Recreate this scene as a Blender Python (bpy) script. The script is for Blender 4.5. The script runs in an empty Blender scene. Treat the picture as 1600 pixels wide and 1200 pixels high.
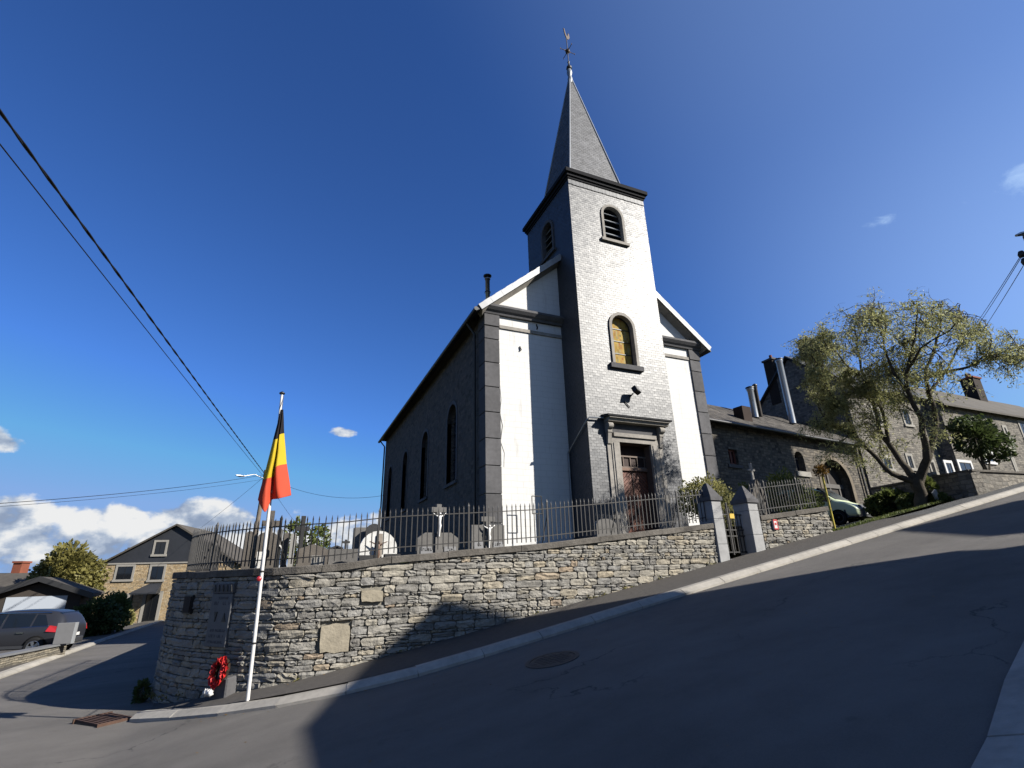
import bpy, bmesh, math, random
import numpy as np
from mathutils import Vector, Matrix, noise
R = math.radians
rnd = random.Random(7)
scene = bpy.context.scene
C = scene.collection

# ------------------------------------------------------------------ camera
F_PX, YAW, PITCH, ROLL = 795.7, .414, .357, -.027      # focal length in pixels of a 1600 px wide frame
def cam_axes():
    cy, sy, cp, sp = math.cos(YAW), math.sin(YAW), math.cos(PITCH), math.sin(PITCH)
    f = Vector((sy*cp, cy*cp, sp)); r = Vector((cy, -sy, 0)); u = r.cross(f)
    return math.cos(ROLL)*r+math.sin(ROLL)*u, -math.sin(ROLL)*r+math.cos(ROLL)*u, f
AR, AU, AF = cam_axes()
cam = bpy.data.objects.new('camera', bpy.data.cameras.new('camera')); C.objects.link(cam)
cam.matrix_world = Matrix(((AR.x, AU.x, -AF.x, 0), (AR.y, AU.y, -AF.y, 0), (AR.z, AU.z, -AF.z, 0), (0, 0, 0, 1)))
cam.data.sensor_width = 36; cam.data.lens = F_PX/1600*36; cam.data.clip_start = .05; cam.data.clip_end = 20000
scene.camera = cam

# ------------------------------------------------------------------ light
SUN_EL = R(32.5); SUN_H = Vector((.715, -.70, 0)).normalized()
SUN = Vector((SUN_H.x*math.cos(SUN_EL), SUN_H.y*math.cos(SUN_EL), math.sin(SUN_EL)))
sl = bpy.data.lights.new('sun', 'SUN'); sl.energy = 5.0; sl.angle = R(.53); sl.color = (1, .95, .865)
so = bpy.data.objects.new('sun', sl); C.objects.link(so); so.rotation_euler = SUN.to_track_quat('Z', 'Y').to_euler()
scene.view_settings.view_transform = 'Standard'; scene.view_settings.look = 'None'
scene.view_settings.gamma = 1; scene.view_settings.use_curve_mapping = False
scene.view_settings.exposure = 1.35

class Nodes:
    """small helper to write node trees as expressions"""
    def __init__(s, tree): s.t = tree; s.n = tree.nodes; s.l = tree.links
    def new(s, kind, **kw):
        n = s.n.new(kind)
        for k, v in kw.items(): setattr(n, k, v)
        return n
    def put(s, sock, v):
        if isinstance(v, bpy.types.NodeSocket): s.l.new(v, sock)
        elif v is not None:
            if hasattr(v, '__len__'):
                n = len(sock.default_value); v = (tuple(v)+(1,))[:n]
            sock.default_value = v
    def m(s, op, a, b=None, c=None, clamp=False):
        n = s.new('ShaderNodeMath', operation=op, use_clamp=clamp)
        for i, v in enumerate((a, b, c)):
            if v is not None: s.put(n.inputs[i], v)
        return n.outputs[0]
    def v(s, op, a, b=None, sc=None):
        n = s.new('ShaderNodeVectorMath', operation=op); s.put(n.inputs[0], a)
        if b is not None: s.put(n.inputs[1], b)
        if sc is not None: s.put(n.inputs['Scale'], sc)
        return n.outputs['Value' if op in ('DOT_PRODUCT', 'LENGTH', 'DISTANCE') else 'Vector']
    def noise(s, vec, scale, detail=4, rough=.5, dist=0, out='Fac'):
        n = s.new('ShaderNodeTexNoise'); s.put(n.inputs['Vector'], vec); n.inputs['Scale'].default_value = scale
        n.inputs['Detail'].default_value = detail; n.inputs['Roughness'].default_value = rough; n.inputs['Distortion'].default_value = dist
        return n.outputs[out]
    def mix(s, f, a, b, mode='MIX'):
        n = s.new('ShaderNodeMix', data_type='RGBA', blend_type=mode); s.put(n.inputs[0], f); s.put(n.inputs[6], a); s.put(n.inputs[7], b)
        return n.outputs[2]
    def ramp(s, f, stops, interp='LINEAR'):
        n = s.new('ShaderNodeValToRGB'); s.put(n.inputs[0], f); e = n.color_ramp.elements; n.color_ramp.interpolation = interp
        while len(e) < len(stops): e.new(.5)
        for el, (p, c) in zip(e, stops): el.position = p; el.color = (*c, 1) if len(c) == 3 else c
        return n.outputs[0]
    def sstep(s, x, a, b):
        n = s.new('ShaderNodeMapRange', interpolation_type='SMOOTHSTEP'); s.put(n.inputs[0], x); s.put(n.inputs[1], a); s.put(n.inputs[2], b)
        return n.outputs[0]

# ------------------------------------------------------------------ sky
W = bpy.data.worlds.new('World'); scene.world = W; W.use_nodes = True
nt = Nodes(W.node_tree); W.node_tree.nodes.clear()
sky = nt.new('ShaderNodeTexSky'); sky.sky_type = 'NISHITA'; sky.sun_disc = False
sky.sun_elevation = SUN_EL; sky.sun_rotation = math.atan2(SUN_H.x, SUN_H.y)
sky.altitude = 300; sky.air_density = 1.0; sky.dust_density = .25; sky.ozone_density = 2.2
SKY_STRENGTH = .062
co = nt.new('ShaderNodeTexCoord').outputs['Generated']
sep = nt.new('ShaderNodeSeparateXYZ'); nt.put(sep.inputs[0], co)
az = nt.m('MULTIPLY', nt.m('ARCTAN2', sep.outputs[0], sep.outputs[1]), 57.29578)
el = nt.m('MULTIPLY', nt.m('ARCSINE', sep.outputs[2]), 57.29578)
def cloud_field(shift):
    p = nt.v('ADD', co, shift); p = nt.v('MULTIPLY', p, (1, 1, 1.5))
    return nt.noise(p, 12, 9, .55, .1)
n1 = cloud_field((3.1, 1.7, .4))
n2 = cloud_field((3.1+SUN.x*.018, 1.7+SUN.y*.018, .4+.026))
# low cumulus bank all round the horizon
bank = nt.m('SUBTRACT', nt.m('MULTIPLY', nt.sstep(el, 9.6, 4.4), .42), .28)
bank = nt.m('ADD', bank, nt.m('MULTIPLY', nt.noise(nt.v('MULTIPLY', co, (1, 1, .4)), 3.1, 2, .5), .10))
def puff(a, e, wa, we, gain):
    d = nt.m('ADD', nt.m('POWER', nt.m('DIVIDE', nt.m('SUBTRACT', az, a), wa), 2), nt.m('POWER', nt.m('DIVIDE', nt.m('SUBTRACT', el, e), we), 2))
    return nt.m('MULTIPLY', nt.m('EXPONENT', nt.m('MULTIPLY', d, -1)), gain)
b = bank
for q in ((-23, 10.9, 2.8, 1.4, .50), (5.0, 14.7, 2.2, .9, .60), (-16, 6.3, 6, 1.2, .10), (-8.5, 6.4, 4.0, 1.7, .20), (-4.0, 4.8, 2.4, 1.8, .14)):
    b = nt.m('ADD', b, puff(*q))
dens = nt.sstep(nt.m('ADD', n1, b), .60, .72)
lit = nt.m('ADD', nt.m('MULTIPLY', nt.m('SUBTRACT', n1, n2), 5.0), .62, clamp=True)
ccol = nt.ramp(lit, [(0, (.30, .37, .50)), (.45, (.50, .57, .68)), (.75, (.80, .83, .86)), (1, (.97, .96, .93))])
# thin high veil towards the sun side
veil = nt.m('MULTIPLY', nt.sstep(nt.v('DOT_PRODUCT', co, tuple(SUN)), .15, .75), nt.m('MULTIPLY_ADD', nt.sstep(el, 42, 15), .25, .15))
wis = nt.noise(nt.v('MULTIPLY', co, (1.0, 1.4, 3.2)), 7, 8, .62, .9)
wdens = nt.m('MULTIPLY', nt.sstep(nt.m('ADD', wis, nt.m('ADD', puff(65.5, 29.5, 3.2, 1.1, .26), puff(74.5, 28.6, 3.4, 1.6, .27))), .72, 1.02), .5)
wdens = nt.m('ADD', wdens, veil, clamp=True)
skyc = nt.v('SCALE', sky.outputs[0], sc=SKY_STRENGTH)
skyc = nt.v('MULTIPLY', skyc, (.92, 1.0, 1.10))
skyc = nt.v('MINIMUM', skyc, (.24, .27, .33))
skyc = nt.v('SCALE', nt.v('POWER', skyc, (1.15, 1.15, 1.15)), sc=1.0)
skyc = nt.v('MULTIPLY', skyc, (.477, .738, 1.10))
skyc = nt.mix(wdens, skyc, (.255, .345, .455, 1))
skyc = nt.mix(nt.m('MULTIPLY', dens, .92), skyc, nt.v('SCALE', ccol, sc=.365))
bg = nt.new('ShaderNodeBackground'); nt.put(bg.inputs[0], skyc); bg.inputs[1].default_value = 1
wo = nt.new('ShaderNodeOutputWorld'); nt.l.new(bg.outputs[0], wo.inputs[0])
scene.cycles.use_denoising = True

# ------------------------------------------------------------------ measuring helpers
def ray(x, y): return AF+AR*((x-800)/F_PX)-AU*((y-600)/F_PX)
def onY(x, y, D): d = ray(x, y); return d*(D/d.y)
def onX(x, y, D): d = ray(x, y); return d*(D/d.x)
def far(x, y, H):
    d = ray(x, y); return d*(H/math.hypot(d.x, d.y))
def sm(a, b, x):
    t = min(1, max(0, (x-a)/(b-a))); return t*t*(3-2*t)

# ------------------------------------------------------------------ mesh builder
class MB:
    def __init__(s): s.v = []; s.f = []; s.mi = []; s.sm = []
    def add(s, vs, fs, mi=0, smooth=False):
        o = len(s.v); s.v += [tuple(p) for p in vs]
        for f in fs: s.f.append(tuple(i+o for i in f)); s.mi.append(mi); s.sm.append(smooth)
        return s
    def box(s, x0, x1, y0, y1, z0, z1, mi=0, M=None):
        vs = [Vector((x, y, z)) for z in (z0, z1) for y in (y0, y1) for x in (x0, x1)]
        if M: vs = [M @ p for p in vs]
        return s.add(vs, [(0, 2, 3, 1), (4, 5, 7, 6), (0, 1, 5, 4), (1, 3, 7, 5), (3, 2, 6, 7), (2, 0, 4, 6)], mi)
    def prism(s, poly, axis, a, b, mi=0, M=None, smooth=False):
        """poly of (p,q) extruded along axis from a to b; axis 'x': (y,z) 'y': (x,z) 'z': (x,y)"""
        def P(p, q, t): return Vector({'x': (t, p, q), 'y': (p, t, q), 'z': (p, q, t)}[axis])
        n = len(poly); vs = [P(p, q, a) for p, q in poly]+[P(p, q, b) for p, q in poly]
        if M: vs = [M @ p for p in vs]
        s.add(vs, [tuple(range(n))[::-1], tuple(range(n, 2*n))], mi)
        s.add(vs, [(i, (i+1) % n, n+(i+1) % n, n+i) for i in range(n)], mi, smooth)
        return s
    def tube(s, pts, r, n=6, mi=0, cap=True, smooth=True):
        pts = [Vector(p) for p in pts]; k = len(pts); rs = r if isinstance(r, (list, tuple)) else [r]*k
        vs = []; prev = None
        for i, p in enumerate(pts):
            t = (pts[min(i+1, k-1)]-pts[max(i-1, 0)]).normalized()
            if prev is None: a = t.orthogonal().normalized()
            else:
                a = prev-t*prev.dot(t); a = a.normalized() if a.length > 1e-6 else t.orthogonal().normalized()
            prev = a; b2 = t.cross(a)
            for j in range(n):
                w = 2*math.pi*j/n; vs.append(p+(a*math.cos(w)+b2*math.sin(w))*rs[i])
        fs = [(i*n+j, i*n+(j+1) % n, (i+1)*n+(j+1) % n, (i+1)*n+j) for i in range(k-1) for j in range(n)]
        s.add(vs, fs, mi, smooth)
        if cap: s.add(vs, [tuple(range(n))[::-1], tuple(range((k-1)*n, k*n))], mi)
        return s
    def lathe(s, prof, c=(0, 0, 0), n=16, mi=0, M=None, smooth=True):
        """prof of (r,z) about z through c"""
        vs = []
        for r, z in prof:
            for j in range(n):
                w = 2*math.pi*j/n; p = Vector((c[0]+r*math.cos(w), c[1]+r*math.sin(w), c[2]+z)); vs.append(M @ p if M else p)
        k = len(prof)
        return s.add(vs, [(i*n+j, i*n+(j+1) % n, (i+1)*n+(j+1) % n, (i+1)*n+j) for i in range(k-1) for j in range(n)], mi, smooth)
    def grid(s, fn, nu, nv, mi=0, smooth=True):
        vs = [fn(i/nu, j/nv) for j in range(nv+1) for i in range(nu+1)]
        return s.add(vs, [(j*(nu+1)+i, j*(nu+1)+i+1, (j+1)*(nu+1)+i+1, (j+1)*(nu+1)+i) for j in range(nv) for i in range(nu)], mi, smooth)
    def mesh(s, name, mats):
        me = bpy.data.meshes.new(name); me.from_pydata(s.v, [], s.f)
        for m in (mats if isinstance(mats, (list, tuple)) else [mats]): me.materials.append(m)
        me.polygons.foreach_set('material_index', s.mi); me.polygons.foreach_set('use_smooth', s.sm); me.update()
        bm = bmesh.new(); bm.from_mesh(me); bmesh.ops.recalc_face_normals(bm, faces=bm.faces); bm.to_mesh(me); bm.free()
        return me
    def build(s, name, mats, parent=None, **kw): return link(name, s.mesh(name, mats), parent, **kw)

def link(name, data, parent=None, **kw):
    o = bpy.data.objects.new(name, data); C.objects.link(o)
    if parent:
        o.parent = parent
        if parent.name in WORLD: o.matrix_parent_inverse = Matrix.Translation(-Vector(WORLD[parent.name]))
    return tag(o, **kw)
WORLD = {}                      # things whose parts are given in world coordinates
GROUPS = {'gravestone': 'gravestones in the churchyard', 'grave_cross': 'crosses in the churchyard', 'utility_pole': 'utility poles along the street', 'overhead_cable': 'overhead cables', 'shrub': 'shrubs in the churchyard', 'hedge_shrub': 'shrubs by the driveway', 'street_house': 'houses behind the viewer', 'board': 'loose boards by the willow', 'iron_railing': 'railings on the churchyard wall', 'retaining_wall': 'churchyard retaining walls'}
def tag(o, label=None, cat=None, group=None, kind=None):
    if cat and not group: group = GROUPS.get(o.name.split('.')[0])
    if label: o['label'] = label
    if cat: o['category'] = cat
    if group: o['group'] = group
    if kind: o['kind'] = kind
    return o
def thing(name, label, cat, loc=(0, 0, 0), rz=0, group=None, world=False):
    o = link(name, None, None, label=label, cat=cat, group=group); o.location = loc; o.rotation_euler = (0, 0, rz)
    o.empty_display_size = .2
    if world: WORLD[o.name] = tuple(loc)
    return o
def bevel(o, w=.01, seg=1):
    m = o.modifiers.new('bevel', 'BEVEL'); m.width = w; m.segments = seg; m.limit_method = 'ANGLE'; m.angle_limit = R(40)
    return o
def raw_mesh(name, verts, faces_n, mat):
    """numpy verts (N,3), consecutive faces of faces_n corners"""
    me = bpy.data.meshes.new(name); N = len(verts); nf = N//faces_n
    me.vertices.add(N); me.vertices.foreach_set('co', np.asarray(verts, np.float32).ravel())
    me.loops.add(N); me.loops.foreach_set('vertex_index', np.arange(N, dtype=np.int32))
    me.polygons.add(nf); me.polygons.foreach_set('loop_start', np.arange(nf, dtype=np.int32)*faces_n)
    me.materials.append(mat); me.update(calc_edges=True)
    return me

# ------------------------------------------------------------------ materials
MATS = {}
ALB, ALB_ON = .505, True        # one scale for every surface colour, to suit the exposure
def mat(name, col=(.5, .5, .5), rough=.8, spec=.3, metal=0, vary=.0, island=0., objrnd=0., nscale=6., bump=0., bscale=30., fn=None, trans=0):
    if name in MATS: return MATS[name]
    m = bpy.data.materials.new(name); m.use_nodes = True; t = Nodes(m.node_tree); p = t.n['Principled BSDF']
    oc = t.new('ShaderNodeTexCoord').outputs['Object']; geo = t.new('ShaderNodeNewGeometry'); pos = geo.outputs['Position']
    base = (*col, 1)
    if fn: base = fn(t, pos, geo, p)
    if vary:
        v = t.noise(pos, nscale, 6, .6); v2 = t.noise(pos, nscale*.17, 3, .5)
        f = t.m('ADD', t.m('MULTIPLY', t.m('SUBTRACT', t.m('ADD', v, v2), 1.0), vary*2.2), 1.0)
        base = t.v('SCALE', base, sc=f)
    if island:
        f = t.m('ADD', t.m('MULTIPLY', t.m('SUBTRACT', geo.outputs['Random Per Island'], .5), island*2), 1); base = t.v('SCALE', base, sc=f)
    if objrnd:
        oi = t.new('ShaderNodeObjectInfo').outputs['Random']
        f = t.m('ADD', t.m('MULTIPLY', t.m('SUBTRACT', oi, .5), objrnd*2), 1); base = t.v('SCALE', base, sc=f)
    t.put(p.inputs['Base Color'], t.v('SCALE', base, sc=ALB) if ALB_ON else base)
    p.inputs['Roughness'].default_value = rough; p.inputs['Specular IOR Level'].default_value = spec; p.inputs['Metallic'].default_value = metal
    if bump:
        b = t.new('ShaderNodeBump'); b.inputs['Strength'].default_value = min(1, bump); b.inputs['Distance'].default_value = .03
        t.put(b.inputs['Height'], t.noise(pos, bscale, 5, .6)); 
        if p.inputs['Normal'].is_linked: t.put(b.inputs['Normal'], p.inputs['Normal'].links[0].from_socket)
        t.l.new(b.outputs[0], p.inputs['Normal'])
    MATS[name] = m
    return m
def leaf_mat(name, c1, c2, tr=.35, rough=.55):
    if name in MATS: return MATS[name]
    m = bpy.data.materials.new(name); m.use_nodes = True; t = Nodes(m.node_tree); p = t.n['Principled BSDF']
    geo = t.new('ShaderNodeNewGeometry')
    f = t.m('MULTIPLY_ADD', t.noise(geo.outputs['Position'], 1.3, 3), .9, t.m('MULTIPLY', geo.outputs['Random Per Island'], .5)); f = t.m('SUBTRACT', f, .2, clamp=True)
    c = t.v('SCALE', t.mix(f, (*c1, 1), (*c2, 1)), sc=.60); t.put(p.inputs['Base Color'], c); p.inputs['Roughness'].default_value = rough; p.inputs['Specular IOR Level'].default_value = .25
    tb = t.new('ShaderNodeBsdfTranslucent'); t.put(tb.inputs[0], c); mx = t.new('ShaderNodeMixShader'); mx.inputs[0].default_value = tr
    t.l.new(p.outputs[0], mx.inputs[1]); t.l.new(tb.outputs[0], mx.inputs[2]); t.l.new(mx.outputs[0], t.n['Material Output'].inputs[0])
    MATS[name] = m
    return m

def stone_cols(t, f):
    return t.ramp(f, [(0, (.22, .215, .21)), (.10, (.28, .275, .265)), (.30, (.34, .335, .32)), (.5, (.30, .30, .30)), (.62, (.38, .365, .335)), (.84, (.40, .38, .335)), (.95, (.42, .375, .30)), (.985, (.38, .31, .24)), (1, (.33, .27, .22))])
def wall_stone(kind):
    def fn(t, pos, geo, p):
        f = t.new('ShaderNodeObjectInfo').outputs['Random'] if kind == 'o' else geo.outputs['Random Per Island']
        c = t.v('MULTIPLY', stone_cols(t, f), (1.02, .99, .93))
        n = t.noise(pos, 14, 8, .65); d = t.sstep(t.noise(pos, 3.1, 5, .6), .50, .68)
        c = t.v('SCALE', c, sc=t.m('MULTIPLY_ADD', n, .9, .55))
        c = t.mix(t.m('MULTIPLY', d, .45), c, (.10, .097, .085, 1))                     # dark weather stains
        li = t.sstep(t.noise(pos, 37, 3, .6), .66, .74); c = t.mix(t.m('MULTIPLY', li, .45), c, (.45, .44, .38, 1))   # lichen
        return c
    return fn
STONE_O = mat('wall_stone', rough=.92, spec=.15, bump=.7, bscale=26, fn=wall_stone('o'))
STONE_I = mat('wall_stone_joined', rough=.92, spec=.15, bump=.7, bscale=26, fn=wall_stone('i'))
MORTAR = mat('mortar', (.28, .26, .215), .95, .1, vary=.35, nscale=9, bump=.5, bscale=40)
COPING = mat('coping_stone', (.155, .142, .125), .95, .1, vary=.55, objrnd=.12, nscale=11, bump=.55, bscale=30)
BLUESTONE = mat('bluestone', (.115, .113, .118), .85, .2, vary=.35, objrnd=.16, nscale=7, bump=.3, bscale=35)
GREYSTONE = mat('pale_dressed_stone', (.36, .335, .30), .85, .2, vary=.35, nscale=6, bump=.3, bscale=30)
PILLARSTONE = mat('pillar_stone', (.40, .40, .40), .8, .2, vary=.3, nscale=5, bump=.25, bscale=30)
IRON = mat('wrought_iron', (.022, .020, .019), .6, .4, vary=.5, nscale=20)
GRAVE = [mat('grave_stone_%s' % n, c, .8, .3, vary=.35, nscale=8, bump=.25, bscale=40) for n, c in (('grey', (.15, .143, .135)), ('brown', (.12, .105, .09)), ('dark', (.035, .035, .037)), ('pale', (.30, .29, .27)), ('white', (.72, .71, .68)))]
def asphalt(t, pos, geo, p):
    n = t.noise(pos, 75, 4, .8); big = t.noise(t.v('MULTIPLY', pos, (.35, 1, 1)), .8, 5, .6); mid = t.noise(pos, 2.6, 6, .65)
    f = t.m('ADD', t.m('MULTIPLY', t.m('SUBTRACT', n, .5), .75), t.m('ADD', t.m('MULTIPLY', t.m('SUBTRACT', big, .5), 1.0), t.m('MULTIPLY', t.m('SUBTRACT', mid, .5), .40)))
    c = t.v('SCALE', (.172, .160, .147), sc=t.m('ADD', f, 1))
    cr = t.new('ShaderNodeTexVoronoi', feature='DISTANCE_TO_EDGE'); t.put(cr.inputs['Vector'], t.v('ADD', t.v('MULTIPLY', pos, (.16, .4, .3)), t.v('SCALE', t.noise(pos, 1.4, 6, .65, out='Color'), sc=.35))); cr.inputs['Scale'].default_value = 1
    k = t.m('MULTIPLY', t.sstep(cr.outputs['Distance'], .007, .0015), t.sstep(t.noise(pos, .35, 2), .50, .60))
    c = t.mix(t.m('MULTIPLY', t.sstep(t.noise(pos, 1.9, 4, .7), .64, .74), .35), c, (.07, .066, .062, 1)); return t.mix(t.m('MULTIPLY', k, .85), c, (.04, .04, .04, 1))
ASPHALT = mat('asphalt', rough=.88, spec=.25, bump=.35, bscale=220, fn=asphalt)
PAVE = mat('pavement_asphalt', (.115, .105, .095), .92, .2, vary=.28, nscale=60, bump=.35, bscale=150)
KERB = mat('concrete_kerb', (.45, .42, .37), .9, .2, vary=.28, objrnd=.07, nscale=10, bump=.2, bscale=60)
def grassf(t, pos, geo, p):
    n = t.noise(pos, 9, 6, .65); m = t.noise(pos, .8, 3)
    return t.mix(t.sstep(m, .35, .65), t.mix(n, (.035, .05, .016, 1), (.095, .12, .035, 1)), t.mix(n, (.06, .06, .025, 1), (.13, .13, .05, 1)))
GRASS = mat('grass', rough=.95, spec=.1, bump=.8, bscale=25, fn=grassf)
GRAVEL = mat('gravel', (.15, .15, .15), .95, .15, vary=.6, nscale=45, bump=.8, bscale=70)
WHITEWALL_COL = (.87, .86, .84)
def whitewash(t, pos, geo, p):
    br = t.new('ShaderNodeTexBrick'); s = t.new('ShaderNodeSeparateXYZ'); t.put(s.inputs[0], pos); cm = t.new('ShaderNodeCombineXYZ')
    wob = t.m('MULTIPLY', t.m('SUBTRACT', t.noise(pos, 1.1, 3), .5), .12)
    t.put(cm.inputs[0], s.outputs[0]); t.put(cm.inputs[1], t.m('ADD', s.outputs[2], wob)); t.put(br.inputs['Vector'], cm.outputs[0])
    br.inputs['Scale'].default_value = 1; br.inputs['Brick Width'].default_value = .52; br.inputs['Row Height'].default_value = .24; br.inputs['Mortar Size'].default_value = .012; br.inputs['Mortar Smooth'].default_value = .6
    bp = t.new('ShaderNodeBump'); bp.inputs['Strength'].default_value = .22; bp.inputs['Distance'].default_value = .012; bp.invert = True
    t.put(bp.inputs['Height'], br.outputs['Fac']); t.l.new(bp.outputs[0], p.inputs['Normal'])
    n = t.noise(pos, 1.7, 7, .6); st = t.noise(t.v('MULTIPLY', pos, (3, 3, .35)), 1.6, 5, .6)
    c = t.v('SCALE', WHITEWALL_COL, sc=t.m('MULTIPLY_ADD', n, .16, .90)); c = t.mix(t.m('MULTIPLY', br.outputs['Fac'], .30), c, (.42, .41, .39, 1))
    c = t.mix(t.m('MULTIPLY', t.sstep(st, .56, .78), .42), c, (.40, .38, .34, 1)); return t.mix(t.m('MULTIPLY', t.sstep(t.noise(t.v('MULTIPLY', pos, (9, 9, 1.1)), 1.3, 6, .65), .62, .74), .30), c, (.33, .31, .27, 1))
WHITE = mat('whitewashed_wall', rough=.9, spec=.15, bump=.12, bscale=9, fn=whitewash)
SLATE = mat('cladding_slate', (.070, .074, .084), .47, .36, vary=.16, island=.11, nscale=5, bump=.10, bscale=14)
SPIRESLATE = mat('spire_slate', (.115, .117, .125), .62, .35, vary=.25, island=.28, nscale=5, bump=.1, bscale=14)
DARKSLATE = mat('dark_roof_slate', (.030, .033, .040), .6, .35, vary=.3, island=.35, nscale=3, bump=.2, bscale=10)
LEAD = mat('lead_flashing', (.33, .35, .37), .45, .5, metal=.4, vary=.25, nscale=6)
def rubble(sx, sz, cols, mort, ax='xz', mfrac=.035):
    def fn(t, pos, geo, p):
        s = t.new('ShaderNodeSeparateXYZ'); t.put(s.inputs[0], pos); cm = t.new('ShaderNodeCombineXYZ')
        n3 = t.new('ShaderNodeSeparateXYZ'); t.put(n3.inputs[0], geo.outputs['True Normal'])
        # run along the wall: x on fronts, y on flanks
        side = t.m('GREATER_THAN', t.m('ABSOLUTE', n3.outputs[0]), .75); u = t.m('ADD', t.m('MULTIPLY', s.outputs[0], t.m('SUBTRACT', 1, side)), t.m('MULTIPLY', s.outputs[1], side))
        wn = t.v('SUBTRACT', t.noise(pos, 1.1, 3, out='Color'), (.5, .5, .5)); wf = t.v('SUBTRACT', t.noise(pos, 5.5, 3, out='Color'), (.5, .5, .5))
        t.put(cm.inputs[0], u); t.put(cm.inputs[1], s.outputs[2])
        vec = t.v('ADD', cm.outputs[0], t.v('ADD', t.v('MULTIPLY', wn, (sx*1.6, sz*1.5, 0)), t.v('MULTIPLY', wf, (sx*.25, sz*.55, 0))))
        br = t.new('ShaderNodeTexBrick'); br.offset = .37; br.offset_frequency = 3; br.squash = .62; br.squash_frequency = 2; t.put(br.inputs['Vector'], vec); br.inputs['Scale'].default_value = 1
        br.inputs['Color1'].default_value = (0, 0, 0, 1); br.inputs['Color2'].default_value = (1, 1, 1, 1); br.inputs['Mortar'].default_value = (.5, .5, .5, 1)
        br.inputs['Brick Width'].default_value = sx; br.inputs['Row Height'].default_value = sz; br.inputs['Mortar Size'].default_value = sz*.09; br.inputs['Mortar Smooth'].default_value = .35
        g = t.new('ShaderNodeSeparateColor'); t.put(g.inputs[0], br.outputs['Color'])
        c = t.ramp(g.outputs[0], [(i/(len(cols)-1), q) for i, q in enumerate(cols)])
        c = t.v('SCALE', c, sc=t.m('MULTIPLY_ADD', t.noise(pos, 6, 7, .65), 1.0, .5))
        bp = t.new('ShaderNodeBump'); bp.inputs['Strength'].default_value = .9; bp.inputs['Distance'].default_value = .05
        h = t.m('ADD', t.m('SUBTRACT', 1, br.outputs['Fac']), t.m('ADD', t.m('MULTIPLY', g.outputs[0], .5), t.m('MULTIPLY', t.noise(pos, 13, 4), .8)))
        t.put(bp.inputs['Height'], h); t.l.new(bp.outputs[0], p.inputs['Normal'])
        return t.mix(br.outputs['Fac'], c, (*mort, 1))
    return fn
NAVEWALL = mat('nave_rubble', rough=.92, spec=.12, fn=rubble(.36, .17, [(.10, .09, .08), (.15, .135, .12), (.20, .17, .145), (.13, .125, .12)], (.15, .14, .125)))
BARNWALL = mat('barn_rubble', rough=.92, spec=.12, fn=rubble(.32, .15, [(.07, .065, .06), (.16, .145, .125), (.24, .21, .17), (.12, .11, .10), (.20, .18, .15)], (.11, .10, .085)))
HOUSEWALL = mat('house_sandstone', rough=.92, spec=.12, fn=rubble(.34, .12, [(.36, .26, .15), (.58, .43, .25), (.48, .37, .22), (.64, .50, .32), (.42, .35, .25)], (.40, .32, .22)))
GREYHOUSE = mat('grey_house_rubble', rough=.92, spec=.12, fn=rubble(.36, .14, [(.13, .12, .11), (.25, .23, .20), (.33, .30, .255), (.19, .18, .16)], (.20, .185, .16)))
LOWWALL = mat('low_wall_stone', rough=.92, spec=.12, fn=rubble(.42, .07, [(.13, .12, .10), (.26, .235, .19), (.33, .29, .225), (.18, .165, .14)], (.07, .065, .055)))
GLASS = mat('dark_window_glass', (.012, .014, .018), .08, .5)
GLASS2 = mat('blue_window_glass', (.03, .04, .06), .06, .6)
FRAME = mat('pale_window_stone', (.38, .36, .32), .85, .2, vary=.15)
BLACKFRAME = mat('black_frame', (.014, .014, .015), .5, .4)
WHITEPAINT = mat('white_paint', (.78, .77, .75), .5, .4, vary=.08)
DOORWOOD = mat('varnished_door', (.20, .062, .032), .45, .45, vary=.3, objrnd=.2, nscale=9)
DARKWOOD = mat('dark_timber', (.045, .036, .030), .8, .25, vary=.35, nscale=9)
BARK = mat('bark', (.11, .095, .075), .95, .1, vary=.5, nscale=12, bump=.8, bscale=25)
STEEL = mat('galvanised_steel', (.55, .56, .58), .35, .5, metal=.85, vary=.15)
BLACK = mat('black_plastic', (.012, .012, .012), .5, .4)
RUST = mat('rusty_iron', (.085, .045, .030), .8, .3, vary=.45, nscale=14, bump=.3, bscale=40)
REDBRICK = mat('red_brick', (.26, .085, .05), .9, .2, vary=.25, nscale=10)
GOLD = mat('gilded_metal', (.075, .045, .025), .6, .4, metal=.3, vary=.3)
WHITEFIG = mat('white_ceramic', (.80, .79, .77), .35, .5)
BRONZE = mat('brown_bronze', (.12, .06, .035), .5, .5, metal=.3, vary=.2)
# ================================================================== terrain
def S(X):
    if X > 30: return -1.72+.18*30+.10*(X-30)
    if X > -1.8: return -1.72+.18*X
    return -1.72-.18*1.8+.03*max(X+1.8, -40)
def G(X, Y):
    z = S(X)
    z -= .018*max(0, min(Y, 70)-11)*sm(0., -2., X)
    z -= .12*max(0, min(Y, 24)-9.5)*sm(12.5, 15.5, X)
    return z
def axis(a, b, fine0, fine1, step, grow=1.5):
    v = [fine0]
    while v[-1] < fine1: v.append(v[-1]+step)
    d = step
    while v[-1] < b: d *= grow; v.append(min(b, v[-1]+d))
    d = step
    while v[0] > a: d *= grow; v.insert(0, max(a, v[0]-d))
    return v
xs = axis(-2500, 2500, -30, 60, 1.0); ys = axis(-200, 4000, -6, 72, 1.0)
g = MB()
def zfar(x, y):
    d = math.hypot(x, y); z = G(max(-60, min(70, x)), max(-8, min(90, y)))
    k = sm(75, 500, d); z = z*(1-k)+(-14)*k
    return z-.09
nx = len(xs)
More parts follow.
